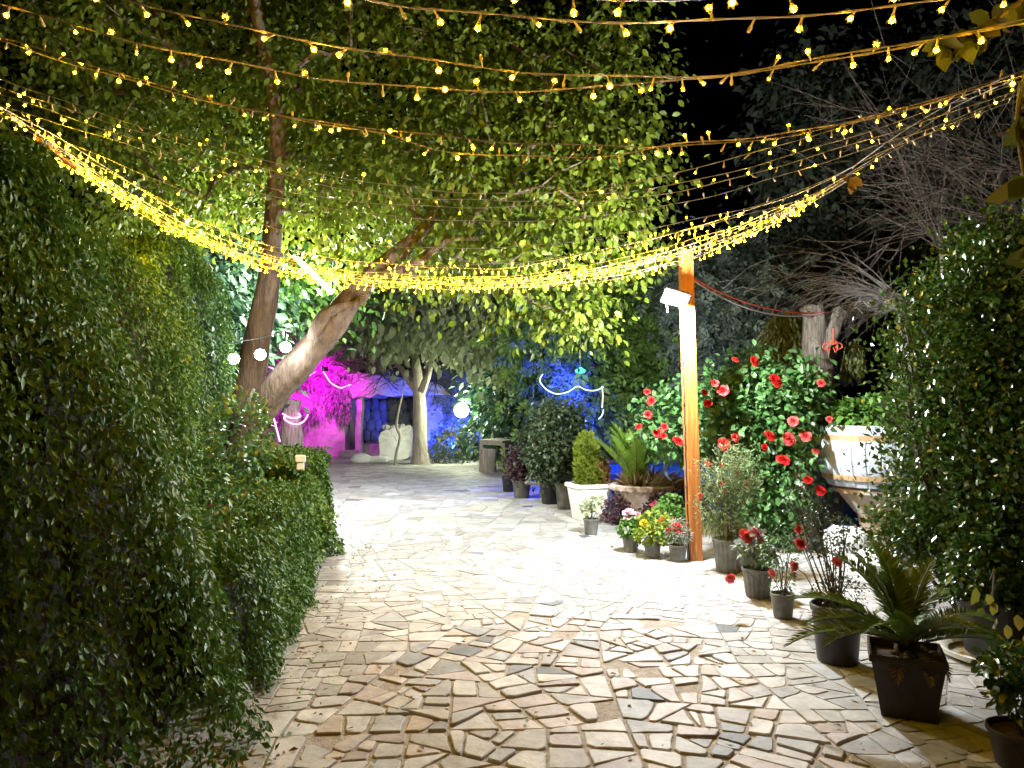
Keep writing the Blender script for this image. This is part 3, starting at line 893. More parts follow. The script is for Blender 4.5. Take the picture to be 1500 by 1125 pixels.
def leafy_tree(name, label, base, top, r, ells, nc, per, crad, lsize, lmat, bark, seed, tmpl=RH, group=None, droop=.5, cat="tree", mind=.3, limbk=.012, flat=.7):
    t = thing(name, label, cat, (base[0], base[1], 0), group)
    m = MB(); b = Vector(base); tp_ = Vector(top); rng = random.Random(seed)
    pts = [b + (tp_ - b) * (i / 5) + (Vector((rng.gauss(0, .06), rng.gauss(0, .06), 0)) if i else Vector((0, 0, -.05))) for i in range(6)]
    a, q = smoothpath(pts, [r * (1 - .16 * i) for i in range(6)], 2); m.tube(a, q, 10, rough=.08, seed=seed); m.build("trunk", bark, t)
    C = clump_centres(ells, nc, seed, mind)
    m = MB()
    for pl, rd in grow(a[3:], C, seed, .006, limbk): m.tube(pl, rd, 5, cap=False)
    m.build("limbs", bark, t)
    pos, L, N, sz = clump_leaves(C, per, crad, lsize, seed + 1, droop=droop, flat=flat)
    leaf_cloud("crown", pos, L, N, sz, tmpl, lmat, t)
    return t

# trees behind the pool
b = P(905, 700, 16.5)
leafy_tree("ash_tree", "feathery green tree behind the pool, lit blue by rope light", (b.x, 16.5, 0), (b.x, 16.5, 4.6), .16,
           [pe(880, 560, 16, 110, 90, 1.4), pe(960, 520, 16.5, 90, 100, 1.4), pe(850, 490, 16, 90, 70, 1.3), pe(1000, 600, 16.5, 70, 60, 1.2), pe(860, 620, 17, 40, 60, 1.0)], 190, 60, .34, .30, L_ash, M_bark_dark, 40, CP, mind=.32)
b = P(1075, 700, 14)
leafy_tree("leaning_shrub_tree", "dusky green bushy tree between the lamp post and the hollow stump", (b.x, 14.5, 0), (b.x, 14.5, 4), .13,
           [pe(1070, 500, 14, 70, 70, 1.1), pe(1050, 430, 15.5, 90, 60, 1.2), pe(1120, 450, 15, 70, 80, 1.1), pe(1080, 580, 13.5, 70, 50, .8)], 130, 62, .30, .24, L_dusk, M_bark_dark, 41, CP, mind=.3)
b = P(760, 650, 21)
leafy_tree("dark_tree", "dark leafy tree behind the wooden table at the path's end", (b.x, 21, 0), (b.x, 21, 5), .2,
           [pe(745, 600, 21, 50, 70, 1.2), pe(770, 540, 22, 60, 60, 1.3), pe(800, 640, 20.5, 40, 50, 1)], 90, 75, .45, .22, L_dark, M_bark_dark, 42, mind=.35)
# faint tall trees against the black sky
for i, (px, py, d, rx, ry, lab) in enumerate(((1185, 250, 19, 75, 190, "tall narrow evergreen rising dark beyond the string lights"), (1290, 260, 21, 90, 240, "broad shadowy evergreen behind the bare thicket"),
                                             (1010, 420, 24, 120, 70, "low dark tree filling the gap beyond the lamp post"), (1430, 240, 17, 110, 230, "shadowy tree behind the bare branches at the frame's edge"))):
    b = P(px, py, d)
    leafy_tree("evergreen_tree", lab, (b.x, d, 0), (b.x, d, b.z + 1), .2, [pe(px, py, d, rx, ry, 1.6), pe(px + 20, py + ry * .7, d, rx * 1.2, ry * .6, 1.8)], 120, 60, .5, .26, L_dusk, M_bark_dark, 50 + i, group="dark evergreens against the night sky", mind=.4)
# trees closing the view behind the big trunks and over the grotto
for i, (px, py, d, rx, ry, lab, lm) in enumerate(((245, 330, 13, 120, 170, "dim leafy tree behind the tall ivy hedge", L_mul), (430, 425, 14.5, 52, 34, "bright lime leaved tree behind the forked trunks", L_fresh), (312, 470, 12, 45, 110, "dark ivy clad tree beside the forked trunks", L_dark),
                                                  (560, 470, 29, 260, 110, "broad dark tree behind the grotto roof", L_dark), (850, 500, 30, 220, 130, "distant dark tree mass beyond the blue wall", L_dark))):
    b = P(px if px != 430 else 372, py, d)
    leafy_tree("backdrop_tree", lab, (b.x, d, 0), (b.x, d, b.z), .2, [pe(px, py, d, rx, ry, 1.3), pe(px - rx * .3, py + ry * .6, d, rx * .8, ry * .5, 1.2)], 120, 70, .036 * d, .17 if d < 20 else .34, lm, M_bark_dark, 60 + i, mind=.3)

def twigs(name, base_list, aim, n, length, r, mat, parent, seed, spread=.5, sub=4, sag=.25, tipup=0.0):
    rng = random.Random(seed); m = MB()
    for i in range(n):
        b = Vector(rng.choice(base_list)) + Vector((rng.gauss(0, .03), rng.gauss(0, .03), rng.gauss(0, .03)))
        dr = (Vector(aim) + Vector((rng.gauss(0, spread), rng.gauss(0, spread), rng.gauss(0, spread * .7)))).normalized()
        ln = length * rng.uniform(.5, 1.2); pts = [b]; cur = dr.copy()
        for k in range(6):
            cur = (cur + Vector((rng.gauss(0, .13), rng.gauss(0, .13), rng.gauss(0, .11) - sag * .12 * k + tipup * .1))).normalized(); pts.append(pts[-1] + cur * ln / 6)
        m.tube(pts, [r * (1 - .14 * k) for k in range(7)], 4, cap=False)
        for s in range(sub):
            k = rng.randint(1, 5); p = pts[k]; c2 = (pts[min(k + 1, 6)] - pts[k - 1]).normalized() + Vector((rng.gauss(0, .6), rng.gauss(0, .6), rng.gauss(0, .5)))
            c2.normalize(); l2 = ln * rng.uniform(.12, .4)
            m.tube([p, p + c2 * l2 * .5 + Vector((0, 0, rng.gauss(0, .04) * ln)), p + c2 * l2 + Vector((0, 0, -sag * .2 * l2))], [r * .5, r * .4, r * .25], 4, cap=False)
    return m.build(name, mat, parent)

# ------------------------------------------------------------------ grotto, blue wall, pool
GD = 24.5
def rough_slab(m, pts_px, d, depth, jitter, seed, mi=0, nsub=3):
    "prism with a rough outline given as picture points at depth d, and a real depth"
    rng = random.Random(seed); out = []
    n = len(pts_px)
    for i in range(n):
        a, b = Vector((*pts_px[i], 0)), Vector((*pts_px[(i + 1) % n], 0))
        for k in range(nsub):
            q = a + (b - a) * k / nsub
            out.append(P(q.x, q.y, d) + Vector((rng.gauss(0, jitter), rng.gauss(0, jitter * .6), rng.gauss(0, jitter))))
    n = len(out)
    cf = sum(out, Vector()) / n
    V = [cf + Vector((0, -jitter, 0))] + out + [p + Vector((0, depth, 0)) for p in out] 
    F = [(0, (i + 1) % n + 1, i + 1) for i in range(n)] + [(i + 1, (i + 1) % n + 1, n + (i + 1) % n + 1, n + i + 1) for i in range(n)] + [tuple(n + 1 + i for i in range(n))]
    m.add(V, F, mi)
gx0, gx1 = P(438, 660, GD).x, P(700, 660, GD).x
t = thing("grotto", "open stone grotto with rough roof beam, pillar and cobbled back wall", "grotto", (P(560, 668, GD).x, GD, 0))
m = MB(); rough_slab(m, [(508, 552), (520, 546), (560, 549), (602, 553), (640, 560), (660, 578), (600, 580), (560, 581), (533, 580), (515, 584)][::-1], GD - .2, 3.0, .035, 1)
m.build("roof", M_plaster, t, smooth=False)
m = MB(); a = P(527, 580, GD)
m.tube([(a.x - .03, GD, -.05), (a.x + .02, GD, .25), (a.x - .01, GD, .9), (a.x + .03, GD, 1.6), (a.x, GD, a.z + .15)], [.20, .14, .12, .125, .17], 12, rough=.12, seed=3); m.build("pillar", M_plaster, t)
m = MB(); rough_slab(m, [(372, 560), (420, 552), (470, 550), (512, 556), (514, 578), (505, 582), (506, 668), (372, 668)][::-1], GD - .15, 2.8, .03, 5, nsub=4); m.build("side_wall", M_plaster, t, smooth=False)
m = MB(); m.box((P(640, 600, GD + 1.6).x, GD + 1.6, 1.2), (.7, 2.6, 2.4), bev=.08); m.build("side_wall", M_plaster, t)
# cobbled back wall
yb = GD + 2.6; x0, x1 = P(500, 600, yb).x, P(640, 600, yb).x
m = MB(); m.box(((x0 + x1) / 2, yb + .25, 1.15), (x1 - x0 + .4, .4, 2.3)); m.build("back_wall", M_mortar, t, smooth=False)
m = MB(); rng = random.Random(4)
z = .2; row = 0
while z < 2.1:
    x = x0 + (row % 2) * .2
    while x < x1:
        w = rng.uniform(.22, .36)
        m.blob((x + w * .5, yb + .02, z + rng.uniform(-.05, .05)), (w * .62, .13, .25), 12, 7, noise=.07, seed=rng.randrange(999)); x += w
    z += .38; row += 1
m.build("cobbles", M_cobble, t)
m = MB(); a, b = P(535, 668, GD + .3), P(556, 668, GD + .3); m.box(((a.x + b.x) / 2, GD + .9, .2), (b.x - a.x + .3, 1.4, .40), bev=.04); m.build("step", M_plaster, t)
a = P(511, 664, GD - .5)
m = MB(); m.box((a.x, GD - .55, .12), (.62, .42, .24), rz=.15, bev=.05); tag(m.build("stone_block", M_plaster), "low stone block at the foot of the grotto pillar", "stone")
a = G(545, 678); m = MB(); m.box((a.x, a.y, .1), (1.0, .4, .2), rz=-.1, bev=.06); m.blob((a.x - .3, a.y - .1, .1), (.3, .2, .16), seed=3)
tag(m.build("kerb_stone", M_whitewash), "pale flat stones lying before the white block", "stone")
# white block
a, b = P(556, 675, 22.6), P(600, 675, 22.6)
m = MB(); rough_slab(m, [(556, 675), (555, 640), (557, 633), (575, 628), (598, 624), (601, 630), (599, 672)][::-1], 22.5, 1.0, .02, 9, nsub=3)
wb = tag(m.build("white_stone_block", M_whitewash, smooth=False), "waist high whitewashed stone block in front of the grotto", "stone block")
m = MB(); rng = random.Random(6)
for i in range(14): m.blob(P(578 + rng.uniform(-16, 22), 626 + rng.uniform(-2, 1), 22.9 + rng.uniform(-.2, .4)), rng.uniform(.05, .1), 8, 5, noise=.2, seed=i)
m.build("rim_stones", M_whitewash, wb)
m = MB(); q = [G(578, 683)] + [P(x, y, G(578, 683).y) for x, y in ((581, 662), (586, 640), (581, 625), (583, 605), (589, 580), (590, 562))]
a, r1 = smoothpath(q, [.045, .04, .04, .035, .03, .022, .01], 3); m.tube(a, r1, 7, rough=.1, seed=3)
yq = G(578, 683).y
m.tube([P(586, 566, yq), P(583, 560, yq)], [.014, .004], 5); m.tube([P(581, 646, yq), P(577, 637, yq)], [.014, .004], 5)
tag(m.build("dead_sapling", M_bark_pale), "thin crooked dead sapling standing before the white block", "sapling")
b = G(640, 680)
t = thing("low_shrub", "small grey green shrub at the foot of the slim tree", "shrub", b)
pos, L, N, sz = shrub_leaves([(b.x, b.y, .2, .65, .4, .36), (b.x + .3, b.y, .15, .4, .3, .3)], 2200, .09, 8, up=.7)
leaf_cloud("foliage", pos, L, N, sz, BL, L_olive, t)
stems_to("stem", b, [(b.x - .3, b.y, .4), (b.x, b.y, .45), (b.x + .3, b.y, .4)], .02, M_stem, t)

cw = [(P(372, 600, GD - .2).x, GD - .24), (P(420, 600, GD - .2).x, GD - .22), (P(476, 600, GD - .2).x, GD - .24), (P(512, 600, GD - .2).x, GD - .22)]
t = thing("hanging_creeper", "thready creeper thicket glowing magenta on the grotto's side wall", "creeper", (cw[1][0], cw[1][1], 1.15))
ctop = lambda u: 4.3 - 1.5 * u ** 2 + .15 * np.sin(u * 11)
ivy_face("foliage", cw, ctop, 8500, .20, L_silver, t, 66, bulge=.2, depth=.10, zlo=1.15, tmpl=BL, droop=1.3, width=1.3, topw=.3)
twigs("twigs", [(cw[0][0] + (cw[3][0] - cw[0][0]) * q, GD, 2.6) for q in (.05, .2, .4, .6, .8)], (0, -.15, .9), 70, 1.7, .012, M_twig_pale, t, 31, spread=.5, sub=6)
# log column wound with a pink rope light
b = G(428, 690); d = 17.0; bx = P(428, 640, d).x
t = thing("log_column", "pale log standing upright, wrapped with a pink rope light", "log", (bx, d, 0))
m = MB(); q = [Vector((bx, d, -.05))] + [P(x, y, d) for x, y in ((428, 650), (427, 620), (426, 598), (428, 585))]
a, r1 = smoothpath(q, [.26, .25, .22, .20, .22], 3); m.tube(a, r1, 18, rough=.07, seed=2); m.build("log", M_bark_pale, t)
def rope(name, label, pts, r, mat, group=None, power=0, col=(1, 1, 1)):
    t = thing(name, label, "rope light", pts[0], group)
    a, rr_ = smoothpath(pts, [r] * len(pts), 6); m = MB(); m.tube(a, r, 6); m.build("tube", mat, t)
    if power:
        lamp("rope_glow", sum(pts, Vector()) / len(pts) + Vector((0, .9, 0)), power, col, .25, t)
    return t
rope("rope_light", "pink rope light coiled around the top of the log", [P(414, 606, 16.6), P(426, 612, 16.5), P(440, 610, 16.7), P(432, 603, 17.2), P(416, 612, 16.7), P(430, 621, 16.5), P(444, 618, 16.7), P(452, 606, 17)], .013, E_pink, "pink rope lights")
rope("rope_light", "pink rope light waving across the grotto wall towards the beam", [P(448, 553, 23.4), P(458, 548, 23.6), P(466, 541, 23.6), P(474, 545, 23.6), P(484, 560, 23.6), P(498, 568, 23.6), P(506, 566, 23.6), P(515, 563, 23.7)], .013, E_pink, "pink rope lights")
rope("rope_light", "upper straight pink rope light glimpsed between the forked trunks", [P(399, 481, 15), P(410, 492, 15), P(422, 507, 15), P(436, 525, 15)], .013, E_pink, "pink rope lights")
rope("rope_light", "short pink rope light behind the lower part of the leaning trunk", [P(394, 537, 15), P(402, 541, 15), P(413, 546, 15)], .013, E_pink, "pink rope lights")
rope("rope_light", "thin pink line slanting down behind the leaning trunk to the pillar", [P(398, 600, 14), P(403, 620, 14), P(410, 647, 14)], .012, E_pink, "pink rope lights")

# thicket of dry vines over the grotto, and leafy ivy wall beside it
a = P(500, 520, 23)
t = thing("dry_vine", "tangle of bare dry vines over the magenta lit grotto wall", "vine", (a.x, 23, 0))
twigs("twigs", [P(470, 545, 23.6), P(520, 545, 23.8), P(560, 545, 23.8), P(430, 520, 22)], (-.2, -.3, .6), 150, 2.0, .013, M_twig, t, 3, spread=.7, sub=5)
t = thing("dry_vine", "dark bare twigs massed over the grotto beam beside the slim tree", "vine", (P(590, 540, 24).x, 24, 0))
twigs("twigs", [P(560, 550, 24), P(600, 552, 24), P(640, 556, 24)], (.1, -.3, .5), 90, 1.6, .013, M_twig_dark, t, 9, spread=.8, sub=5)

# blue lit wall with creeper, and green creeper wall to the east
BP = [(P(626, 660, 24.9).x, 24.9), (P(668, 660, 24.7).x, 24.7), (P(705, 660, 24.3).x, 24.3)]
t = thing("creeper_wall", "creeper covered wall glowing deep blue beside the grotto", "wall", (P(660, 660, 25.3).x, 25.3, 0))
bz = lambda u: 2.9 + .2 * np.sin(u * 8)
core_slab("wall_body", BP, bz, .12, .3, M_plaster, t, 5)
ivy_face("foliage", BP, bz, 5200, .15, L_silver, t, 61, bulge=.1, depth=.06, topw=.3)
b = G(690, 675)
t = thing("bank_shrub", "spiky shrub at the base of the blue lit creeper wall", "shrub", b)
pos, L, N, sz = shrub_leaves([(b.x + .1, b.y, .5, .55, .4, .6), (b.x - .6, b.y + .3, .4, .5, .4, .5)], 1500, .17, 18, up=.5)
leaf_cloud("foliage", pos, L, N, sz, RH, L_silver, t)
stems_to("stem", b, [(b.x - .3, b.y, .7), (b.x, b.y, .8), (b.x + .3, b.y, .6)], .02, M_stem, t)
GP = [(P(690, 660, 24.4).x, 24.4), (P(730, 660, 23.8).x, 23.8), (P(800, 660, 23).x, 23)]
t = thing("creeper_wall", "dark green creeper covered wall behind the wooden table", "wall", (P(740, 660, 23.8).x, 23.8, 0))
gz = lambda u: 2.6 + .3 * np.sin(u * 7)
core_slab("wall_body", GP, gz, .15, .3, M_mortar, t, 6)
ivy_face("foliage", GP, gz, 6500, .13, [L_ivy, L_dark], t, 62, bulge=.12, depth=.08, topw=.3)

# raised round pool painted blue
PC = Vector((3.75, 12.9, 0)); PR = 2.95
t = thing("garden_pool", "round raised pool with blue painted wall and rippled blue water", "pool", PC)
m = MB(); m.lathe([(PR, -.02), (PR, .47)], PC, 96, cap0=False); m.lathe([(PR - .22, .47), (PR - .22, .1)], PC, 96, cap0=False); m.build("wall", M_bluewall, t)
m = MB(); m.lathe([(PR - .26, .47), (PR - .26, .52), (PR + .04, .52), (PR + .04, .47), (PR - .26, .47)], PC, 96, cap0=False); m.build("coping", M_coping, t)
wm = bpy.data.materials.new("blue_pool_water"); wm.use_nodes = True
n_, l_ = nodes_of(wm); bb = n_["Principled BSDF"]; bb.inputs["Base Color"].default_value = (.03, .16, .75, 1); bb.inputs["Roughness"].default_value = .12
tc = n_.new("ShaderNodeTexCoord"); wv = n_.new("ShaderNodeTexNoise"); wv.inputs["Scale"].default_value = 5.5; wv.inputs["Detail"].default_value = 3
mp = n_.new("ShaderNodeMapping"); mp.inputs["Scale"].default_value = (.7, 1.6, 1)
l_.new(tc.outputs["Object"], mp.inputs[0]); l_.new(mp.outputs[0], wv.inputs["Vector"])
bp_ = n_.new("ShaderNodeBump"); bp_.inputs["Strength"].default_value = 1.0; bp_.inputs["Distance"].default_value = .12
l_.new(wv.outputs["Fac"], bp_.inputs["Height"]); l_.new(bp_.outputs[0], bb.inputs["Normal"])
m = MB(); m.lathe([(PR - .23, .44)], PC, 96, cap0=False, cap1=True); wo = m.build("water", wm, t, smooth=False)
# pale bent sheet at the edge
m = MB(); V = []
for i in range(9):
    u = i / 8; px = 984 - 14 * sin(u * 2.2) + 16 * u ** 3; py = 662 + 46 * u
    for k, dd in enumerate((0, .45)):
        p = P(px + (9 if k else -2) - 10 * u * k, py, 9.75 + dd * .3); V.append(p)
V2 = [v + Vector((.012, .012, 0)) for v in V]
F = [(2 * i, 2 * i + 1, 2 * i + 3, 2 * i + 2) for i in range(8)] + [(18 + 2 * i, 18 + 2 * i + 2, 18 + 2 * i + 3, 18 + 2 * i + 1) for i in range(8)]
F += [(2 * i, 2 * i + 2, 20 + 2 * i, 18 + 2 * i) for i in range(8)] + [(2 * i + 1, 19 + 2 * i, 21 + 2 * i, 2 * i + 3) for i in range(8)]
m.add(V + V2, F)
m.tube([(V[-1].x, V[-1].y, 0), V[-1]], .02, 6)
tag(m.build("bent_sheet", M_sheet), "pale bent sheet standing by the pool behind the stone urn", "sheet")
# blue kerb and rubble by the barrel
m = MB(); q = [G(1180, 752), G(1205, 768), G(1236, 790), G(1270, 806)]
for i in range(3):
    a, b = q[i], q[i + 1]; c = (a + b) / 2; dl = (b - a).length
    m.box((c.x, c.y, .09), (dl + .02, .16, .18), rz=math.atan2(b.y - a.y, b.x - a.x), bev=.02)
tag(m.build("blue_kerb", M_bluewall), "blue painted kerb below the white barrel", "kerb")
m = MB(); rng = random.Random(8)
for i in range(16):
    c = G(1195 + rng.uniform(-25, 45), 752 + rng.uniform(-10, 16)); m.blob((c.x, c.y + .5, .1), (rng.uniform(.15, .35), rng.uniform(.15, .3), rng.uniform(.12, .24)), 9, 6, noise=.22, seed=i)
tag(m.build("rubble", M_plaster, smooth=False), "heap of grey rubble behind the blue kerb", "rubble", kind="stuff")

# blue rope lights over the pool
for lab, pts, pw in (("blue rope light looping under the feathery tree", [(795, 548), (791, 558), (800, 570), (815, 577), (832, 574), (846, 566), (858, 571), (872, 572), (884, 567)], PW_BLUEROPE),
                     ("blue rope light hanging straight down a stem above the pool", [(882, 566), (883, 580), (882, 597)], 0),
                     ("short curved blue rope light near the hanging one's lower end", [(884, 600), (882, 608), (877, 614)], 0),
                     ("lowest blue rope light, dropping beside the dark potted bush", [(858, 616), (856, 628), (856, 640)], PW_BLUEROPE * .5)):
    rope("rope_light", lab, [P(x, y, 14.2) for x, y in pts], .008, E_blue, "blue rope lights", pw, (.01, .015, 1.0))
c = P(850, 544, 14.4); m = MB(); m.lathe([(.02, -.04), (.08, -.03), (.11, .02), (.05, .06), (.02, .08)], c, 16, cap1=True)
t = thing("green_lamp", "small teal glowing lamp hanging in the feathery tree", "lamp", c); m.build("shade", E_green, t); m = MB(); m.tube([c + Vector((0, 0, .09)), c + Vector((.02, .1, .9))], .006, 5); m.build("cord", M_cable, t)

# table and stump stools
d = 18.0; a = G(737, 692)
ta, tb, tc_ = P(703, 643, 19.3), P(737, 649, 18.6), P(774, 641, 20.3)
t = thing("garden_table", "weathered wooden table on the far edge of the paving", "table", (P(738, 690, 19.4).x, 19.4, 0))
ux = Vector((tc_.x - tb.x, tc_.y - tb.y, 0)); uy = Vector((ta.x - tb.x, ta.y - tb.y, 0))
o = Vector((tb.x, tb.y, 0)); zt = .77
ax, ay = ux.normalized(), uy.normalized()
m = MB()
for i in range(4):
    b0 = o + uy * (i / 4) + ay * .004; b1 = o + uy * ((i + 1) / 4) - ay * .004
    V = [Vector((p.x, p.y, z)) for z in (zt - .05, zt + (.004 if i % 2 else 0)) for p in (b0 - ax * .05, b0 + ux + ax * .05, b1 + ux + ax * .05, b1 - ax * .05)]
    m.add(V, [(3, 2, 1, 0), (4, 5, 6, 7), (0, 1, 5, 4), (1, 2, 6, 5), (2, 3, 7, 6), (3, 0, 4, 7)])
m.build("tabletop", M_table, t, smooth=False)
m = MB()
for p, q in ((o, o + ux), (o, o + uy), (o + uy, o + ux + uy), (o + ux, o + ux + uy)):
    c = (p + q) / 2; dl = (q - p); m.box((c.x, c.y, zt - .09), (dl.length - .12, .03, .07), rz=math.atan2(dl.y, dl.x))
m.build("apron", M_table, t, smooth=False)
for p in (o, o + ux, o + uy, o + ux + uy):
    p = p + (o + ux * .5 + uy * .5 - p) * .06; m = MB(); m.box((p.x, p.y, (zt - .06) / 2), (.085, .085, zt - .06), rz=.3, bev=.012); m.build("leg", M_table, t)
for px, py, r, h, lab in ((714, 692, .21, .58, "sawn log stool standing in front of the garden table"),):
    c = G(px, py + 2) if px == 714 else G(px, 690); m = MB(); m.tube([(c.x, c.y + .2, -.02), (c.x, c.y + .2, h * .5), (c.x + .01, c.y + .2, h)], [r * 1.06, r * .98, r], 16, rough=.05, seed=px)
    tag(m.build("log_stool", M_bark_pale), lab, "stool")

# ------------------------------------------------------------------ lamps of the place
# lamp post
pb = G(1018, 824); pt = P(1004, 366, pb.y)
t = thing("lamp_post", "square varnished wooden post carrying a bright white floodlight", "lamp post", pb)
ax_ = (Vector((pt.x, pt.y, pt.z)) - pb); rot = Vector((0, 0, 1)).rotation_difference(ax_.normalized()).to_matrix()
m = MB(); m.box((pb + pt) / 2, (.125, .125, ax_.length), rot=rot @ Matrix.Rotation(.12, 3, 'Z'), bev=.008); m.build("post", M_post, t)
hc = P(990, 439, pb.y - .24)
fr = Matrix.Rotation(radians(16), 3, 'Y') @ Matrix.Rotation(radians(-52), 3, 'X')
m = MB(); m.box(hc + fr @ Vector((0, 0, .035)), (.27, .17, .045), rot=fr, bev=.012)
for i in range(6): m.box(hc + fr @ Vector((-.1 + .04 * i, 0, .072)), (.012, .15, .03), rot=fr)
hs = m.build("floodlight", M_metal_dark, t)
m = MB(); m.box(hc + fr @ Vector((0, 0, .006)), (.21, .125, .014), rot=fr, bev=.006); m.build("lens", E_white, hs)
m = MB(); m.tube([hc + fr @ Vector((0, 0, .06)), hc + Vector((.06, .12, .02)), Vector((P(1006, 446, pb.y).x, pb.y - .05, hc.z - .01))], .014, 6); m.build("bracket", M_metal_dark, t)
m = MB(); m.tube([P(976, 444, pb.y - .2), P(977, 450, pb.y - .2), P(978, 457, pb.y - .22)], [.008, .01, .006], 6); m.build("loose_wire", M_cable_pale, t)
m = MB(); up = ax_.normalized(); sd = rot @ Vector((-.066, -.03, 0))
m.tube([pb + sd + up * (.02 + .05 * i) + Vector((.003 * sin(i * 1.7), 0, 0)) for i in range(54)], .006, 6)
for i in range(6): m.tube([pb + sd + up * (.35 + .42 * i) + Vector((-.004, -.02, 0)), pb + sd + up * (.35 + .42 * i) + Vector((-.004, .02, 0))], .009, 5)
m.build("conduit", M_metal_dark, t)
lamp("flood_glow", hc + fr @ Vector((0, 0, -.24)) + Vector((-.14, 0, 0)), PW_POST, (.88, .95, 1.0), .07, t)

# three spot heads on a line by the forked trunks
sp = [(342, 525, 8.55, "left spotlight of three, against the ivy beside the trunk"), (381, 519, 8.7, "middle spotlight of three, shining in front of the trunk"), (418, 508, 8.8, "right spotlight of three, between the forked trunks")]
for px, py, d, lab in sp:
    c = P(px, py, d); t = thing("spotlight", lab, "spotlight", c, "white spotlights strung by the forked tree")
    dv = (Vector((.2, 1.0, .9)) - c).normalized(); R = Vector((0, 0, 1)).rotation_difference(dv).to_matrix()
    m = MB(); pr = [(.02, -.12), (.04, -.10), (.045, -.02), (.062, .03), (.066, .045)]
    V = []; 
    m2 = MB(); m2.lathe(pr, (0, 0, 0), 18); m.add([c + R @ Vector(v) for v in m2.v], m2.f); m.build("housing", M_metal_dark, t)
    m3 = MB(); m3.lathe([(.062, .036), (.045, .052), (.001, .058)], (0, 0, 0), 18, cap0=False); m = MB(); m.add([c + R @ Vector(v) for v in m3.v], m3.f); m.build("lens", E_white2, t)
    m = MB(); m.tube([c - dv * .1, c - dv * .1 + Vector((0, .02, .2)), P(px, py - 24, d + .02)], .01, 6); m.build("hanger", M_metal_dark, t)
    lamp("spot_glow", c + dv * .16, PW_SPOT * (.12 if px == 342 else 1.0), (.90, .96, 1.0), .06, t)
m = MB(); q = [P(318, 506, 8.5), P(342, 501, 8.57), P(381, 495, 8.72), P(418, 484, 8.82), P(448, 470, 8.75)]; m.tube(smoothpath(q, [.006] * 5, 4)[0], .006, 5)
tag(m.build("lamp_cable", M_metal_dark), "dark cable carrying the three spotlights from the ivy to the leaning trunk", "cable")

# slanted tube floodlight up in the crown
a, b = P(434, 378, 11.4), P(484, 426, 11.4)
t = thing("tube_lamp", "slanted white tube lamp shining in the tree crown behind the bulbs", "lamp", (a + b) / 2)
m = MB(); m.tube([a, b], .035, 10); m.build("tube", E_white, t)
m = MB(); dv = (b - a).normalized(); m.tube([a - dv * .06, a + dv * .02], .045, 10); m.tube([b - dv * .02, b + dv * .06], .045, 10); m.tube([a, a + Vector((.02, .3, .7))], .012, 6); m.tube([b, b + Vector((.0, .3, .8))], .012, 6); m.build("fitting", M_metal_dark, t)
for u in (.2, .5, .8): lamp("tube_glow", a + (b - a) * u + Vector((0, -.12, -.05)), PW_TUBE / 3, (.97, 1.0, .90), .1, t)

# floodlight by the creeper, its glare shaped as a glowing globe
c = P(676, 601, 20.1)
t = thing("glare_globe", "glaring yellowish white globe lamp held out from the creeper wall", "lamp", c)
m = MB(); m.blob(c, .20, 20, 12, noise=0); m.build("globe", E_globe, t)
m = MB(); m.tube([c + Vector((0, .12, 0)), c + Vector((.05, 2.0, .1)), c + Vector((.1, 4.4, .1))], .02, 8); m.build("arm", M_metal_dark, t)
lamp("globe_glow", c + Vector((.1, .6, .1)), PW_GLOBE, (.92, 1.0, .72), .2, t)

# magenta and blue wall washers
for nm, lab, px, py, d, tgt, pw, cl, em in (("wall_washer", "magenta wall washer held up before the grotto's side wall", 476, 540, 23.0, (466, 548, 24.3), PW_MAGENTA, (.95, .0, 1.0), "pink_led"),
                                            ("wall_washer", "second magenta wall washer under the dry vines", 420, 525, 22.4, (424, 535, 24.3), PW_MAGENTA * .6, (1.0, .0, .8), "pink_led"),
                                            ("wall_washer", "blue wall washer at the foot of the creeper wall", 672, 668, 22.9, (668, 600, 24.6), PW_BLUE, (.01, .03, 1.0), "blue_led")):
    c = P(px, py, d); c.z = max(c.z, .22)
    t = thing(nm, lab, "flood lamp", (c.x, c.y, c.z if c.z > 1 else 0), "coloured wall washers")
    dv = (P(*tgt) - c).normalized(); R = Vector((0, 1, 0)).rotation_difference(dv).to_matrix()
    m = MB(); m.box(c, (.2, .06, .16), rot=R, bev=.012); m.build("housing", M_metal_dark, t)
    m = MB(); m.box(c + dv * .034, (.17, .008, .13), rot=R); m.build("lens", emat(em, cl, 6), t)
    m = MB()
    if c.z < 1: m.box((c.x, c.y, .02), (.14, .14, .04), bev=.01); m.tube([(c.x, c.y, .03), c], .02, 8)
    else: m.tube([c, c + Vector((0, .5, .25)), Vector((c.x, GD - .1, c.z + .1))], .018, 6)
    m.build("bracket", M_metal_dark, t)
    spot("wash_beam", c + dv * .06, P(*tgt), pw, cl, .1, 165 if cl[0] > .5 else 105, t, .6)

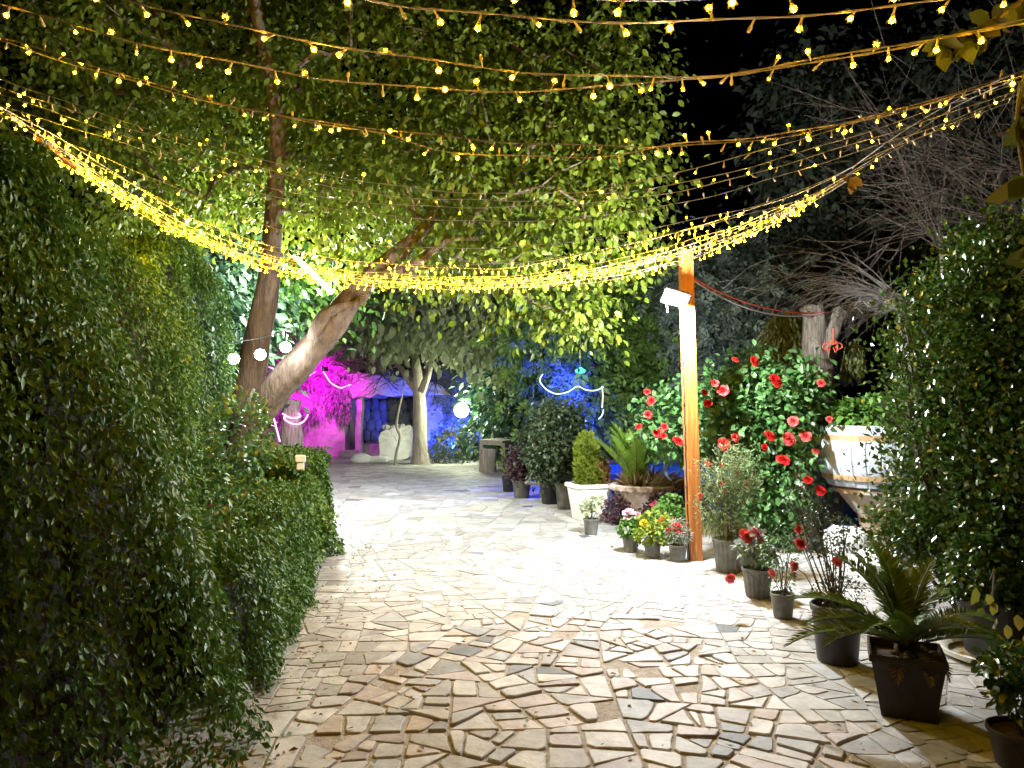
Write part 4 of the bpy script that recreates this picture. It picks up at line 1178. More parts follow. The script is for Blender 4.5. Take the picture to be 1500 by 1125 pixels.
# ------------------------------------------------------------------ east side: stump, barrel, bushes
d = 9.2
a = [G(1197, 770)] + [P(x, y, d) for x, y in ((1198, 660), (1197, 590), (1196, 545), (1195, 500), (1193, 470), (1190, 449))]
a[0] = Vector((a[1].x, d, -.05))
t = thing("hollow_stump", "tall weathered hollow tree stump above the rose bush", "stump", (a[1].x, d, 0))
m = MB(); q, r1 = smoothpath(a, [.30, .25, .22, .20, .17, .145, .135], 4); m.tube(q, r1, 26, rough=.10, seed=4, cap=False)
top = q[-1]; m.tube([top, top + Vector((0, 0, .012)), top + Vector((0, 0, -.02)), top + Vector((0, 0, -.30))], [.135, .12, .10, .08], 26, rough=.05, seed=5)
m.build("trunk", M_stump, t)
m = MB(); q, r1 = smoothpath([P(1205, 530, d), P(1213, 500, d - .05), P(1222, 478, d - .05), P(1228, 462, d), P(1226, 452, d + .05)], [.12, .115, .10, .09, .05], 3); m.tube(q, r1, 14, rough=.18, seed=6); m.build("limb", M_stump, t)
# hanging creeper on the stump
t = thing("hanging_creeper", "pale green creeper hanging in a curtain beside the hollow stump", "creeper", (P(1150, 520, 9.3).x, 9.3, 0))
E = [pe(1145, 500, 9.5, 34, 48, .3), pe(1152, 470, 9.5, 26, 22, .25), pe(1135, 540, 9.4, 30, 28, .3), pe(1246, 525, 9.4, 24, 36, .25)]
r = np.random.RandomState(77)
pos, L, N, sz = shrub_leaves(E, 5200, .075, 71, shell=.3, droop=1.8)
leaf_cloud("foliage", pos, L, N, sz, BL, L_willow, t, width=2.2)
stems_to("stem", (P(1180, 520, 9.3).x, 9.35, 0), [P(1155, 460, 9.3), P(1140, 530, 9.3), P(1165, 480, 9.3), P(1240, 500, 9.1)], .012, M_stem, t)
# red rope bow
c = P(1221, 505, 8.9); m = MB()
for s, w, h in ((-1, .10, .06), (1, .10, .06), (-1, .05, .10), (1, .05, .10)):
    m.tube([c + Vector((s * w * x, .01 * i, h * z)) for i, (x, z) in enumerate(((0, 0), (.5, .5), (1.1, .2), (1.2, -.5), (.8, -.9), (.4, -.3)))], .009, 6)
m.tube([c, c + Vector((0, 0, .2))], .009, 6)
tag(m.build("rope_bow", M_rope_red), "red rope bow hanging beside the hollow stump", "bow")
# wires to the stump
for k, (dy, sag, mat, lab) in enumerate(((0, 16, M_cable_red, "red wire sagging from the lamp post to the hollow stump"), (5, 22, M_cable, "salmon wire sagging lower between the lamp post and the hollow stump"))):
    q = []
    for i in range(13):
        u = i / 12; q.append(P(1010 + (1193 - 1010) * u, 404 + dy * .5 + (459 - 404) * u + sag * 4 * u * (1 - u) * .9, pb.y + (9.05 - pb.y) * u))
    q += [P(1207, 458, 9.05), P(1215, 457, 9.2)]
    m = MB(); m.tube(q, .009, 5); tag(m.build("wire", mat), lab, "wire")

# white barrel planter on its pedestal
bc = Vector((P(1283, 680, 8.0).x, 8.0, 0)); zt_, zb_ = P(1283, 624, 7.6).z, P(1283, 716, 7.6).z
t = thing("barrel_planter", "white wooden barrel with tan hoops standing on a stained urn pedestal", "planter", bc)
H = zt_ - zb_; pr = []
for i in range(13):
    u = i / 12; pr.append((.475 + .105 * sin(pi * (u * .92 + .02)), zb_ + H * u))
pr += [(.47, zt_), (.46, zt_ - .10), (.02, zt_ - .11)]
ns = 26
def stave(a, i):
    w = (a * ns / (2 * pi)) % 1.0
    return -.022 if (w < .06 or w > .94) and i < 13 else 0
m = MB(); m.lathe(pr, bc, 26 * 12, rib=stave); m.build("barrel", M_barrel, t)
for u in (.16, .80):
    rr_ = .475 + .105 * sin(pi * (u * .92 + .02)) + .006; z = zb_ + H * u; m = MB()
    m.lathe([(rr_ - .02, z - .032), (rr_ + .004, z - .03), (rr_ + .004, z + .03), (rr_ - .02, z + .032)], bc, 64, cap0=False)
    for k in range(26): 
        a = 2 * pi * (k + .5) / 26; m.blob(bc + Vector((cos(a) * (rr_ + .004), sin(a) * (rr_ + .004), z)), .009, 6, 4, noise=0)
    m.build("hoop", M_hoop, t)
pr = [(.26, 0), (.27, .05), (.17, .10), (.15, .18), (.19, zb_ * .55), (.30, zb_ * .74), (.36, zb_ * .84), (.37, zb_ * .87), (.43, zb_ * .90), (.44, zb_ * .96), (.40, zb_ - .002)]
m = MB(); m.lathe(pr, bc, 40, cap1=True); m.build("pedestal", M_ped, t)
pos, L, N, sz = shrub_leaves([(bc.x - .1, bc.y, zt_ + .12, .42, .4, .2), (bc.x + .3, bc.y - .2, zt_ + .15, .3, .3, .25)], 1500, .085, 12, up=.2)
leaf_cloud("foliage", pos, L, N, sz, OV, L_fresh, t)

c = G(1255, 832); m = MB(); m.blob((c.x + .1, c.y + .25, .15), (.34, .26, .27), 16, 10, noise=.14, seed=5, flat=.35)
tag(m.build("white_rock", M_white_rock, smooth=False), "big white rock on the ground below the white barrel", "rock")
c = G(1290, 850); m = MB(); m.blob((c.x + .1, c.y + .2, .1), (.26, .22, .18), 14, 9, noise=.16, seed=8, flat=.3)
tag(m.build("white_rock", M_white_rock, smooth=False), "smaller white rock half hidden behind the sago palm fronds", "rock")

# red rose bush
d = 8.3
t = thing("rose_bush", "tall rose bush covered in big red blooms behind the lamp post", "rose bush", (P(1120, 700, d).x, d, 0))
RB = [pe(1120, 610, 8.4, 85, 70, .55), pe(1142, 680, 8.2, 58, 75, .5), pe(1060, 620, 8.5, 55, 60, .45), pe(975, 615, 8.9, 45, 48, .4), pe(1160, 580, 8.3, 48, 55, .45), pe(1095, 560, 8.7, 60, 45, .4), pe(1120, 740, 8.3, 50, 40, .4)]
pos, L, N, sz = shrub_leaves(RB, 10500, .085, 13, shell=.45, clump=420, cr=.10)
leaf_cloud("foliage", pos, L, N, sz, OV, L_rose, t)
rng = random.Random(3); tips = []
for e in RB:
    for k in range(5): tips.append((e[0] + rng.uniform(-.8, .8) * e[3], e[1] + rng.uniform(-.6, .6) * e[4], e[2] + rng.uniform(-.3, .9) * e[5]))
stems_to("stem", (P(1125, 700, d).x, d, 0), tips, .016, M_stem, t, 3, sag=.15)
m = MB(); bx = P(1174, 770, 8.1)
m.tube([(bx.x, 8.1, -.03), (bx.x + .02, 8.1, .25), P(1175, 715, 8.1), P(1168, 670, 8.15)], [.095, .085, .075, .05], 12, rough=.1, seed=2); m.build("trunk", M_bark_pale, t)
RS = [(1136, 558, 15), (1105, 529, 11), (1077, 527, 8), (1203, 561, 9), (1047, 561, 9), (1059, 572, 13), (1032, 575, 8), (1037, 591, 10), (1162, 617, 12), (1215, 614, 7), (1060, 650, 13), (1077, 641, 9), (1128, 639, 13),
      (1156, 643, 14), (1180, 639, 13), (1147, 674, 14), (1183, 703, 11), (1202, 719, 12), (1195, 661, 8), (948, 574, 8), (954, 587, 10), (949, 607, 9), (936, 625, 8), (963, 634, 10), (973, 625, 8), (972, 639, 9), (993, 646, 12), (1120, 655, 8)]
rng = random.Random(5)
for i, (px, py, s) in enumerate(RS):
    dd = 7.72 if px > 1010 else 8.4
    flower((ROSE + ROSE_C)[i % 5] if px > 1000 else ROSE[i % 3], P(px, py, dd), s * dd / FPX * .72, t, (rng.uniform(.7, 1.35), rng.uniform(-.4, .4), rng.uniform(-.6, .5)), "rose")

# large dark glossy bush in the foreground
BB = [pe(1460, 660, 5.0, 125, 165, .75), pe(1430, 510, 5.2, 95, 105, .6), pe(1500, 480, 5.0, 100, 140, .65), pe(1392, 560, 5.3, 52, 85, .4), pe(1388, 720, 5.2, 52, 80, .4), pe(1435, 800, 4.9, 95, 65, .55), pe(1348, 800, 5.1, 42, 40, .3), pe(1366, 640, 5.3, 34, 45, .25), pe(1325, 785, 5.3, 30, 32, .22), pe(1345, 585, 5.6, 25, 36, .2), pe(1540, 700, 4.6, 100, 200, .6), pe(1405, 395, 5.3, 22, 45, .15), pe(1330, 480, 5.5, 22, 40, .15), pe(1452, 360, 5.3, 25, 40, .15)]
t = thing("glossy_bush", "tall dark glossy leaved bush crowding the path beside the barrel", "bush", (P(1440, 660, 5).x, 5.0, 0))
pos, L, N, sz = shrub_leaves(BB, 50000, .047, 14, shell=.5, up=.5, clump=950, cr=.115)
leaf_cloud("foliage", pos, L, N, sz, RH, [L_bush, L_yel], t, midx=(np.random.RandomState(5).uniform(0, 1, len(pos)) < .015).astype(int), width=1.25)
rng = random.Random(9); tips = []
for e in BB:
    for k in range(9): tips.append((e[0] + rng.uniform(-.8, .8) * e[3], e[1] + rng.uniform(-.6, .6) * e[4], e[2] + rng.uniform(-.3, .95) * e[5]))
stems_to("stem", (P(1440, 700, 5).x, 5.05, 0), tips, .018, M_twig_dark, t, 4, sag=.2)
for lab, base, aim, n, ln, sd in (("pale bare twigs arching over the hollow stump", [P(1325, 440, 9.9)], (-1.0, .1, .35), 34, 1.9, 1), ("pale bare twigs fanned out low beside the hollow stump", [P(1318, 448, 9.7)], (-1.0, 0, -.02), 30, 1.3, 2)):
    t = thing("bare_shrub", lab, "bare shrub", (base[0].x, base[0].y, 0))
    twigs("twigs", base, aim, n, ln, .007, M_twig_pale, t, 20 + sd, spread=.28, sub=4, sag=.6)
    m = MB(); b0 = base[0]; m.tube([(b0.x + .15, b0.y, 0), (b0.x + .1, b0.y, b0.z * .5), b0], [.05, .045, .03], 7, rough=.1); m.build("stem", M_twig_pale, t)
for lab, base, aim, n, ln, sd in (("bare branches rising behind the glossy bush", [P(1380, 360, 8.5), P(1460, 360, 8.5)], (-.3, 0, 1.0), 50, 2.4, 5), ("thin dark bare branches crossing above the glossy bush", [P(1520, 330, 7.5), P(1500, 250, 8)], (-1.0, 0, .35), 40, 2.4, 6)):
    t = thing("bare_shrub", lab, "bare shrub", (base[0].x, base[0].y, 0))
    twigs("twigs", base, aim, n, ln, .006, M_twig_dark, t, 20 + sd, spread=.4, sub=6, sag=.2)
    m = MB()
    for b0 in base: m.tube([(b0.x + .25, b0.y, 0), (b0.x + .1, b0.y, b0.z * .5), b0], [.06, .05, .03], 7, rough=.1)
    m.build("stem", M_twig, t)

# leafy branches reaching in from beyond the frame, close to the viewer
def near_branch(label, pts, leaves, size, mat, seed):
    t = thing("leafy_branch", label, "branch", pts[0]); m = MB(); q, r1 = smoothpath(pts, [.012, .009, .007, .004, .003][:len(pts)], 4); m.tube(q, r1, 6); m.build("twig", M_twig, t)
    r = np.random.RandomState(seed); A = np.array(q); j = r.randint(1, len(A), leaves)
    pos = A[j] + r.normal(0, .012, (leaves, 3)); L = r.normal(0, .55, (leaves, 3)); L[:, 2] -= .8; N = r.normal(0, .6, (leaves, 3)); N[:, 1] -= .8
    leaf_cloud("foliage", pos, L, N, size * r.uniform(.7, 1.2, leaves), OV, mat, t, width=1.1); return t
near_branch("yellow lit broad leaved branch among the nearest bulbs", [P(1540, -30, 2.6), P(1470, 20, 2.6), P(1420, 50, 2.6), P(1375, 62, 2.6)], 40, .10, L_near, 1)
near_branch("leafy twig with pointed leaves hanging beside the frame's edge", [P(1545, 60, 2.3), P(1510, 95, 2.3), P(1490, 170, 2.3), P(1500, 260, 2.3)], 18, .105, L_near, 2)
near_branch("lowest leafy twig with long drooping leaves by the dark bush", [P(1560, 330, 2.5), P(1515, 360, 2.5), P(1500, 385, 2.5)], 10, .12, L_near, 3)

# ------------------------------------------------------------------ potted plants
def pot(parent, c, r, h, mat, ribs=0, taper=.76, seg=48, rim=.06, sq=0.0, rz=0.0, soil=True, feet=False):
    c = Vector(c); rb = r * taper; e = r * rim
    rib = (lambda a, i: (.022 * (1 if sin(a * ribs) > 0 else -1) if 1 <= i <= 3 else 0)) if ribs else None
    pr = [(rb * .98, 0), (rb, .006), (rb + (r - rb) * .5, h * .5), (r * .985, h * .88), (r + e, h * .89), (r + e, h * .98), (r + e * .4, h), (r - e * .6, h * .995), (r - e, h * .9), (r * .9, h * .8)]
    m = MB(); m.lathe(pr, c, seg * (3 if ribs else 1), rib=rib, sq=sq, rz=rz)
    if feet:
        for k in range(4):
            a = rz + pi / 4 + k * pi / 2; m.box(c + Vector((cos(a) * rb * .95, sin(a) * rb * .95, .015)), (.07, .07, .05), rz=rz)
    p = m.build("pot", mat, parent)
    if soil:
        m = MB(); n = 24; V = [c + Vector((0, 0, h * .87))]
        rs = random.Random(int(c.x * 1000))
        for k in range(n):
            a = 2 * pi * k / n; q = 1.0 if not sq else (1 - sq) + sq / max(abs(cos(a)), abs(sin(a)))
            V.append(c + Vector((cos(a + rz) * r * .93 * q, sin(a + rz) * r * .93 * q, h * (.83 + rs.uniform(0, .04)))))
        m.add(V, [(0, 1 + k, 1 + (k + 1) % n) for k in range(n)]); m.build("soil", M_soil, p)
    return p

def frond(name, base, az, ln, rise, droop, nl, leaflet, mat, parent, seed, vee=.5, wid=1.0):
    "feather leaf: curved stalk with leaflets on both sides"
    r = np.random.RandomState(seed); pts = []; base = Vector(base); el = rise; p = base.copy()
    n = 14
    for i in range(n + 1):
        pts.append(p.copy()); e = el - droop * (i / n) ** 1.4
        p = p + Vector((cos(az) * cos(e), sin(az) * cos(e), sin(e))) * ln / n
        az += r.normal(0, .012)
    m = MB(); m.tube(pts, [.007 * (1 - .75 * i / n) for i in range(n + 1)], 5); rach = m.build(name, M_stem, parent)
    A = np.array([tuple(q) for q in pts]); u = np.linspace(.14, 1, nl); i = np.clip((u * n).astype(int), 0, n - 1); f = (u * n - i)[:, None]
    pos = A[i] * (1 - f) + A[i + 1] * f; tan = unit(A[i + 1] - A[i]); side = unit(np.cross(tan, np.array([0, 0, 1.0]))); up = np.cross(side, tan)
    prof = np.sin(np.clip(u * 1.02, 0, 1) * pi * .86 + .30) ** .6
    P2, L2, N2, S2 = [], [], [], []
    for s in (-1, 1):
        L = side * s * (1 - .45 * u[:, None]) + tan * (.35 + .8 * u[:, None] ** 2) + up * vee + r.normal(0, .06, (nl, 3))
        P2.append(pos); L2.append(L); N2.append(up - side * s * vee + r.normal(0, .1, (nl, 3))); S2.append(leaflet * prof * r.uniform(.9, 1.08, nl))
    leaf_cloud("leaflets", np.concatenate(P2), np.concatenate(L2), np.concatenate(N2), np.concatenate(S2), BL, mat, rach, width=wid)
    return rach

# sago palm in its square dark planter
c = Vector((P(1328, 1040, 3.78).x, 3.78, .03))
t = thing("potted_sago_palm", "sago palm with spreading fronds in a square dark planter", "potted palm", c)
pot(t, c, .165, .31, M_pot_brown, sq=.96, rz=radians(-24), taper=.74, seg=64, rim=.05)
rng = random.Random(2); top = c + Vector((0, 0, .30))
m = MB(); m.blob(top + Vector((0, 0, .0)), (.055, .055, .07), 14, 8, noise=.2, seed=2); m.build("stem", M_bark_dark, t)
FR = [(175, .62, .35, 1.0), (160, .60, .8, 1.15), (128, .60, 1.15, .95), (105, .55, 1.35, .6), (85, .58, 1.3, .9), (60, .56, 1.05, 1.1), (38, .58, .8, 1.2), (15, .56, .55, 1.0), (350, .5, .35, .8), (195, .50, .5, 1.0), (300, .42, .9, 1.2), (250, .42, 1.0, 1.2), (145, .52, 1.35, .7), (30, .5, 1.25, .7), (330, .45, .75, 1.3), (215, .45, .8, 1.2), (95, .5, 1.0, 1.0), (70, .48, .7, 1.2), (182, .58, .62, 1.1)]
for i, (az, ln, rise, dr) in enumerate(FR):
    frond("frond", top + Vector((rng.uniform(-.02, .02), rng.uniform(-.02, .02), .02)), radians(az), ln, rise, dr, 56, .105, L_cyc, t, 100 + i, wid=.72)
for i in range(5): frond("dry_frond", top, radians(230 + i * 45), .24, .1, 1.6, 22, .07, L_straw if i % 2 else M_deadleaf, t, 200 + i)

def bushy(t, c, h, ells, n, size, tm, mat, seed, stem=M_stem, nst=5, sr=.006, **kw):
    c = Vector(c); E = [(c.x + e[0], c.y + e[1], c.z + e[2], e[3], e[4], e[5]) for e in ells]
    pos, L, N, sz = shrub_leaves(E, n, size, seed, **kw)
    leaf_cloud("foliage", pos, L, N, sz, tm, mat, t, width=kw.get('w', 1.0) if False else 1.0)
    rng = random.Random(seed); tips = [(E[i % len(E)][0] + rng.uniform(-.6, .6) * E[i % len(E)][3], E[i % len(E)][1] + rng.uniform(-.6, .6) * E[i % len(E)][4], E[i % len(E)][2] + rng.uniform(-.2, .9) * E[i % len(E)][5]) for i in range(nst)]
    stems_to("stem", c + Vector((0, 0, h * .85)), tips, sr, stem, t, seed, sag=.03)

PG = "potted plants lined up along the paving"
def place(px, py, dback=0.0):
    g_ = G(px, py); return Vector((g_.x * (g_.y + dback) / g_.y, g_.y + dback, .03))
# round black pot with a wiry red flowered bush
c = place(1227, 985, .12)
t = thing("potted_bush", "wiry small leaved bush with red flowers in the big round black pot", "potted plant", c, PG)
pot(t, c, .145, .34, M_pot_black, taper=.8)
bushy(t, c, .34, [(0, 0, .55, .09, .09, .22), (.02, 0, .42, .17, .14, .10), (-.10, .0, .78, .15, .13, .16), (-.2, .05, .95, .10, .1, .1), (.06, .03, .75, .1, .1, .1)], 1500, .022, RH, L_olive, 21, M_twig_dark, 16, .006)
for i, (px, py, s) in enumerate(((1172, 796, 8), (1168, 773, 6), (1225, 823, 8), (1170, 776, 6), (1162, 828, 7))): flower(ROSE_C[i % 2], P(px, py, c.y - .1), s * c.y / FPX, t, (1.1, .2 * i, i), "flower")
# small grey pot
c = place(1147, 914, .07)
t = thing("potted_flower", "spindly plant with red blooms in a small dark grey pot", "potted plant", c, PG)
pot(t, c, .085, .175, M_pot_grey, taper=.78)
bushy(t, c, .175, [(0, 0, .30, .07, .07, .12), (-.03, 0, .48, .12, .1, .12), (.04, .02, .6, .12, .1, .1)], 420, .03, RH, L_rose, 22, M_twig_dark, 8, .004)
for i, (px, py, s) in enumerate(((1163, 829, 7), (1161, 842, 7), (1130, 840, 7), (1070, 848, 8))): flower(ROSE_C[i % 2], P(px, py, c.y), s * c.y / FPX, t, (1.2, .3, i), "flower")
# ribbed grey pot with pink bloom
c = place(1110, 884, .1)
t = thing("potted_flower", "leafy plant topped with two pink blooms in a tall ribbed grey pot", "potted plant", c, PG)
pot(t, c, .118, .235, M_pot_grey, ribs=16, taper=.78)
bushy(t, c, .235, [(0, 0, .33, .15, .12, .08), (-.06, 0, .40, .14, .1, .07), (-.02, 0, .48, .06, .06, .08)], 620, .05, OV, L_silver, 23, M_stem, 9, .005)
for i, (px, py, s) in enumerate(((1093, 785, 11), (1110, 785, 12), (1104, 779, 9))): flower(ROSE_P if i else ROSE_C[0], P(px, py, c.y - .03), s * c.y / FPX, t, (1.0, .2, i), "flower")
# large ribbed pot, feathery tall plant with stake
c = place(1068, 846, .13)
t = thing("potted_bush", "tall feathery plant with small red buds in a wide ribbed grey pot", "potted plant", c, PG)
pot(t, c, .145, .31, M_pot_grey, ribs=18, taper=.8)
bushy(t, c, .31, [(0, 0, .48, .15, .14, .24), (.08, 0, .80, .15, .14, .26), (-.10, 0, .88, .11, .11, .24), (-.16, 0, .6, .1, .1, .16), (.02, .0, 1.08, .07, .07, .14)], 3400, .052, BL, L_feather, 24, M_stem, 18, .004, up=.6, clump=150, cr=.05)
for i, (px, py, s) in enumerate(((1037, 680, 6), (1056, 683, 6), (1080, 691, 5), (1060, 708, 7), (1062, 720, 7), (1026, 727, 5), (1093, 708, 5))): flower(ROSE[i % 3], P(px, py, c.y + .05), s * c.y / FPX, t, (1.2, .2, i), "flower")
m = MB(); m.tube([c + Vector((-.04, -.05, .2)), c + Vector((-.045, -.05, .55))], .012, 7); m.build("stake", M_hoop, t)
# three small pots in a row
for px, py, s, lab, lm, fl, fp, el in ((993, 829, 1, "silvery plant with a coral bloom in a small grey pot nearest the lamp post", L_silver, POM_C, ((992, 774, 12), (980, 778, 7)), [(0, 0, .26, .14, .12, .12), (0, 0, .38, .1, .1, .08)]),
                                     (956, 823, 2, "lime leaved plant with yellow blooms in a small grey pot between two others", L_thuja, POM_Y, ((944, 767, 8), (948, 775, 9)), [(0, 0, .24, .15, .12, .09), (.05, .1, .34, .12, .1, .08)]),
                                     (924, 815, 3, "green plant with pale pink blooms in the small grey pot farthest from the lamp post", L_fresh, POM_P, ((922, 755, 13), (934, 757, 9)), [(0, 0, .25, .15, .12, .1), (.02, .03, .35, .1, .1, .08)])):
    c = place(px, py, .085); t = thing("potted_flower", lab, "potted plant", c, PG)
    pot(t, c, .088, .165, M_pot_grey, ribs=12, taper=.78, seg=36)
    bushy(t, c, .165, el, 620, .045, OV if s > 1 else BL, lm, 30 + s, M_stem, 7, .004)
    for i, (fx, fy, fs) in enumerate(fp): flower(fl, P(fx, fy, c.y), fs * c.y / FPX, t, (.6, .1, i), "flower")
# flowers standing behind them
for px, py, lab, lm, fl, fp in ((975, 808, "green plant with orange blooms growing behind the small grey pots", L_fresh, POM_O, ((970, 764, 8), (977, 760, 6), (984, 762, 6))), (960, 790, "purple leaved plant with a pink bloom before the stone urn", L_purple, POM_K, ((959, 740, 8),))):
    c = place(px, py, .5); t = thing("flowering_plant", lab, "plant", c); bushy(t, c, .02, [(0, 0, .22, .2, .18, .2), (.08, .05, .38, .15, .12, .14)], 900, .05, OV, lm, px, M_stem, 8, .005)
    for i, (fx, fy, fs) in enumerate(fp): flower(fl, P(fx, fy, c.y - .2), fs * c.y / FPX, t, (.7, .1, i), "flower")
c = place(905, 782, .6)
t = thing("purple_shrub", "low dark purple shrub between the white planter and the stone urn", "shrub", c); bushy(t, c, .02, [(0, 0, .18, .24, .2, .2), (.1, .05, .3, .18, .15, .15)], 1300, .045, OV, L_purple, 44, M_stem, 8, .006)
c = place(995, 790, .7)
t = thing("purple_shrub", "dark purple trailing shrub at the urn's side by the lamp post", "shrub", c); bushy(t, c, .02, [(0, 0, .25, .3, .25, .28), (-.2, -.1, .2, .2, .2, .2)], 1500, .045, OV, L_purple, 45, M_stem, 8, .006)
# little white-leaved plant
c = place(866, 788, .1)
t = thing("potted_flower", "white leaved little plant in a small grey pot before the white planter", "potted plant", c, PG)
pot(t, c, .095, .19, M_pot_grey, taper=.8, seg=36)
bushy(t, c, .19, [(-.04, 0, .32, .10, .09, .11), (.06, 0, .38, .10, .09, .12)], 150, .075, OV, L_white, 46, M_stem, 8, .005)
# white square planter with golden conifer
c = place(862, 768, .28)
t = thing("potted_conifer", "golden green conifer in a large white square planter", "potted plant", c, PG)
pot(t, c, .235, .50, M_white_paint, sq=.9, rz=radians(20), taper=.74, seg=64, rim=.09, feet=True)
bushy(t, c, .5, [(-.02, 0, .65, .16, .15, .25), (-.03, 0, .9, .13, .12, .25), (.12, 0, .62, .12, .12, .2)], 2600, .065, CP, L_thuja, 47, M_twig_dark, 10, .008, up=1.1)
pos, L, N, sz = shrub_leaves([(c.x + .17, c.y, c.z + .65, .13, .13, .22)], 500, .07, 9, up=.9); leaf_cloud("dry_foliage", pos, L, N, sz, CP, M_deadleaf, t)
# grey pots with bushes further on
for px, py, r, h, mat, lab, el, n, sz_, tm, lm in (
    (829, 750, .165, .40, M_pot_grey, "tall dark leaved bush in a smooth grey pot beside the white planter", [(-.02, 0, .9, .42, .35, .40), (-.1, 0, 1.3, .4, .35, .38), (-.3, .1, .8, .25, .3, .35)], 6000, .07, OV, L_olive),
    (806, 742, .17, .36, M_pot_black, "bushy plant in a square-shouldered black pot behind the grey one", [(0, 0, .75, .3, .3, .35), (-.15, 0, 1.0, .3, .3, .35)], 2600, .07, OV, L_olive),
    (764, 733, .16, .30, M_pot_grey, "dark purplish bush in a grey pot near the table", [(0, 0, .5, .2, .2, .22), (.08, 0, .68, .22, .2, .18)], 2200, .06, OV, L_purple),
    (745, 723, .125, .27, M_pot_black, "thin yellowish sapling in a small black pot near the table", [(0, .02, .6, .08, .08, .2)], 200, .07, RH, L_thuja)):
    c = place(px, py, r); t = thing("potted_bush", lab, "potted plant", c, PG); pot(t, c, r, h, mat, taper=.8); bushy(t, c, h, el, n, sz_, tm, lm, px, M_twig_dark, 9, .009, clump=max(20, n // 22), cr=.085)
# low stone slab seat between the pots
c = place(786, 738, .1); m = MB(); m.box((c.x + .02, c.y + .3, .31), (.42, .3, .05), rz=.1, bev=.01); m.box((c.x + .12, c.y + .3, .155), (.09, .22, .26), rz=.1, bev=.01)
tag(m.build("stone_bench", M_plaster), "little pale stone bench between the pots near the table", "bench")

# stone urn planter with palm and dry grass
c = place(943, 776, .45); c.z = 0
t = thing("urn_planter", "wide rough stone urn planter with palm and dry grass by the pool", "planter", c)
pr = [(.25, 0), (.27, .05), (.22, .09), (.24, .14), (.33, .30), (.38, .42), (.40, .46), (.45, .48), (.46, .53), (.42, .55), (.38, .53), (.36, .46)]
m = MB(); m.lathe(pr, c, 120, rib=lambda a, i: (.035 * sin(a * 20) if 7 <= i <= 9 else .006 * sin(a * 37 + i * 2))); u_ = m.build("urn", M_urn, t)
m = MB(); m.lathe([(.375, .49), (.2, .51), (.02, .53)], c, 24, cap0=False, cap1=True); m.build("soil", M_soil, u_)
top = c + Vector((-.12, -.05, .52)); rng = random.Random(12)
for i in range(20):
    az = i * 2.399; frond("frond", top + Vector((rng.uniform(-.04, .04), rng.uniform(-.04, .04), 0)), az, rng.uniform(.65, .92), rng.uniform(.95, 1.5), rng.uniform(.25, .8), 34, .17, L_palm, t, 300 + i, wid=1.1)
r = np.random.RandomState(6); n = 900
a_ = r.uniform(0, 2 * pi, n); q = r.uniform(0, .33, n); pos = np.stack([c.x + .1 + np.cos(a_) * q, c.y + np.sin(a_) * q * .8, np.full(n, c.z + .52)], 1)
L = np.stack([np.cos(a_) * .8 + .5, np.sin(a_) * .6 - .3, r.uniform(-.1, .9, n)], 1); N = r.normal(0, 1, (n, 3))
leaf_cloud("dry_grass", pos, L, N, r.uniform(.14, .34, n), BL, L_straw, t, width=.5)

# dark pots by the frame's corner
c = place(1455, 985, .18)
t = thing("potted_shrub", "shaded shrub with yellowing leaves in a big dark pot on a saucer", "potted plant", c, PG)
m = MB(); m.lathe([(.24, 0), (.29, .02), (.30, .05), (.28, .05), (.24, .025)], c, 40); m.build("saucer", M_white_paint, t)
pot(t, c + Vector((0, 0, .028)), .19, .33, M_pot_black, taper=.8)
bushy(t, c, .33, [(0, 0, .5, .26, .22, .2), (.1, -.05, .7, .26, .22, .2)], 1600, .05, OV, L_bush, 51, M_twig_dark, 8, .007)
r = np.random.RandomState(3); pos = np.array([tuple(P(x, y, 3.9)) for x, y in ((1445, 870), (1460, 905), (1475, 915), (1490, 900), (1470, 935), (1455, 880), (1500, 930), (1440, 890), (1430, 860))]); L = r.normal(0, .3, (9, 3)); L[:, 2] -= 1; N = r.normal(0, .4, (9, 3)); N[:, 1] -= 1
leaf_cloud("yellow_leaves", pos, L, N, .085 * r.uniform(.7, 1.2, 9), OV, L_yel, t)
m = MB(); gq = P(1452, 840, 3.9); m.tube([c + Vector((0, 0, .3)), (gq.x + .05, 3.95, .7), P(1450, 850, 3.9)], [.007, .005, .003], 5); m.build("stem", M_twig_dark, t)
c = Vector((P(1497, 1105, 3.15).x + .04, 3.2, .03))
t = thing("potted_shrub", "small plant in a dark pot cut off by the bottom corner", "potted plant", c, PG)
pot(t, c, .13, .16, M_pot_brown, taper=.8)
bushy(t, c, .16, [(0, 0, .32, .16, .12, .12), (-.05, 0, .42, .14, .1, .1)], 420, .05, OV, [L_bush], 52, M_twig_dark, 6, .005)

# grass tufts by the lamp post foot and litter in the joints
r = np.random.RandomState(14); n = 1500
px = r.uniform(1020, 1160, n); cx = np.array([tuple(G(x, 800 - (x - 1020) * -.02 + r.normal(0, 6) - 10)) for x in px]); L = r.normal(0, .35, (n, 3)); L[:, 2] += 1
tag(leaf_cloud("grass_tufts", cx + np.array([0, .5, .0]), L, r.normal(0, 1, (n, 3)), r.uniform(.06, .2, n), BL, [L_straw, L_feather], None, width=.5, midx=(r.uniform(0, 1, n) < .5).astype(int)), kind="stuff")
n = 420; y = r.uniform(2.7, 8.5, n); x = np.where(r.uniform(0, 1, n) < .5, -1.15 - (y - 2.7) * .10 + np.abs(r.normal(0, .18, n)), r.uniform(-1.2, 2.6, n))
L = r.normal(0, 1, (n, 3)); L[:, 2] *= .15; N = r.normal(0, .35, (n, 3)); N[:, 2] += 1
tag(leaf_cloud("leaf_litter", np.stack([x, y, np.full(n, .041)], 1), L, N, r.uniform(.015, .05, n), RH, [M_deadleaf, L_ivy], None, midx=(r.uniform(0, 1, n) < .35).astype(int)), kind="stuff")

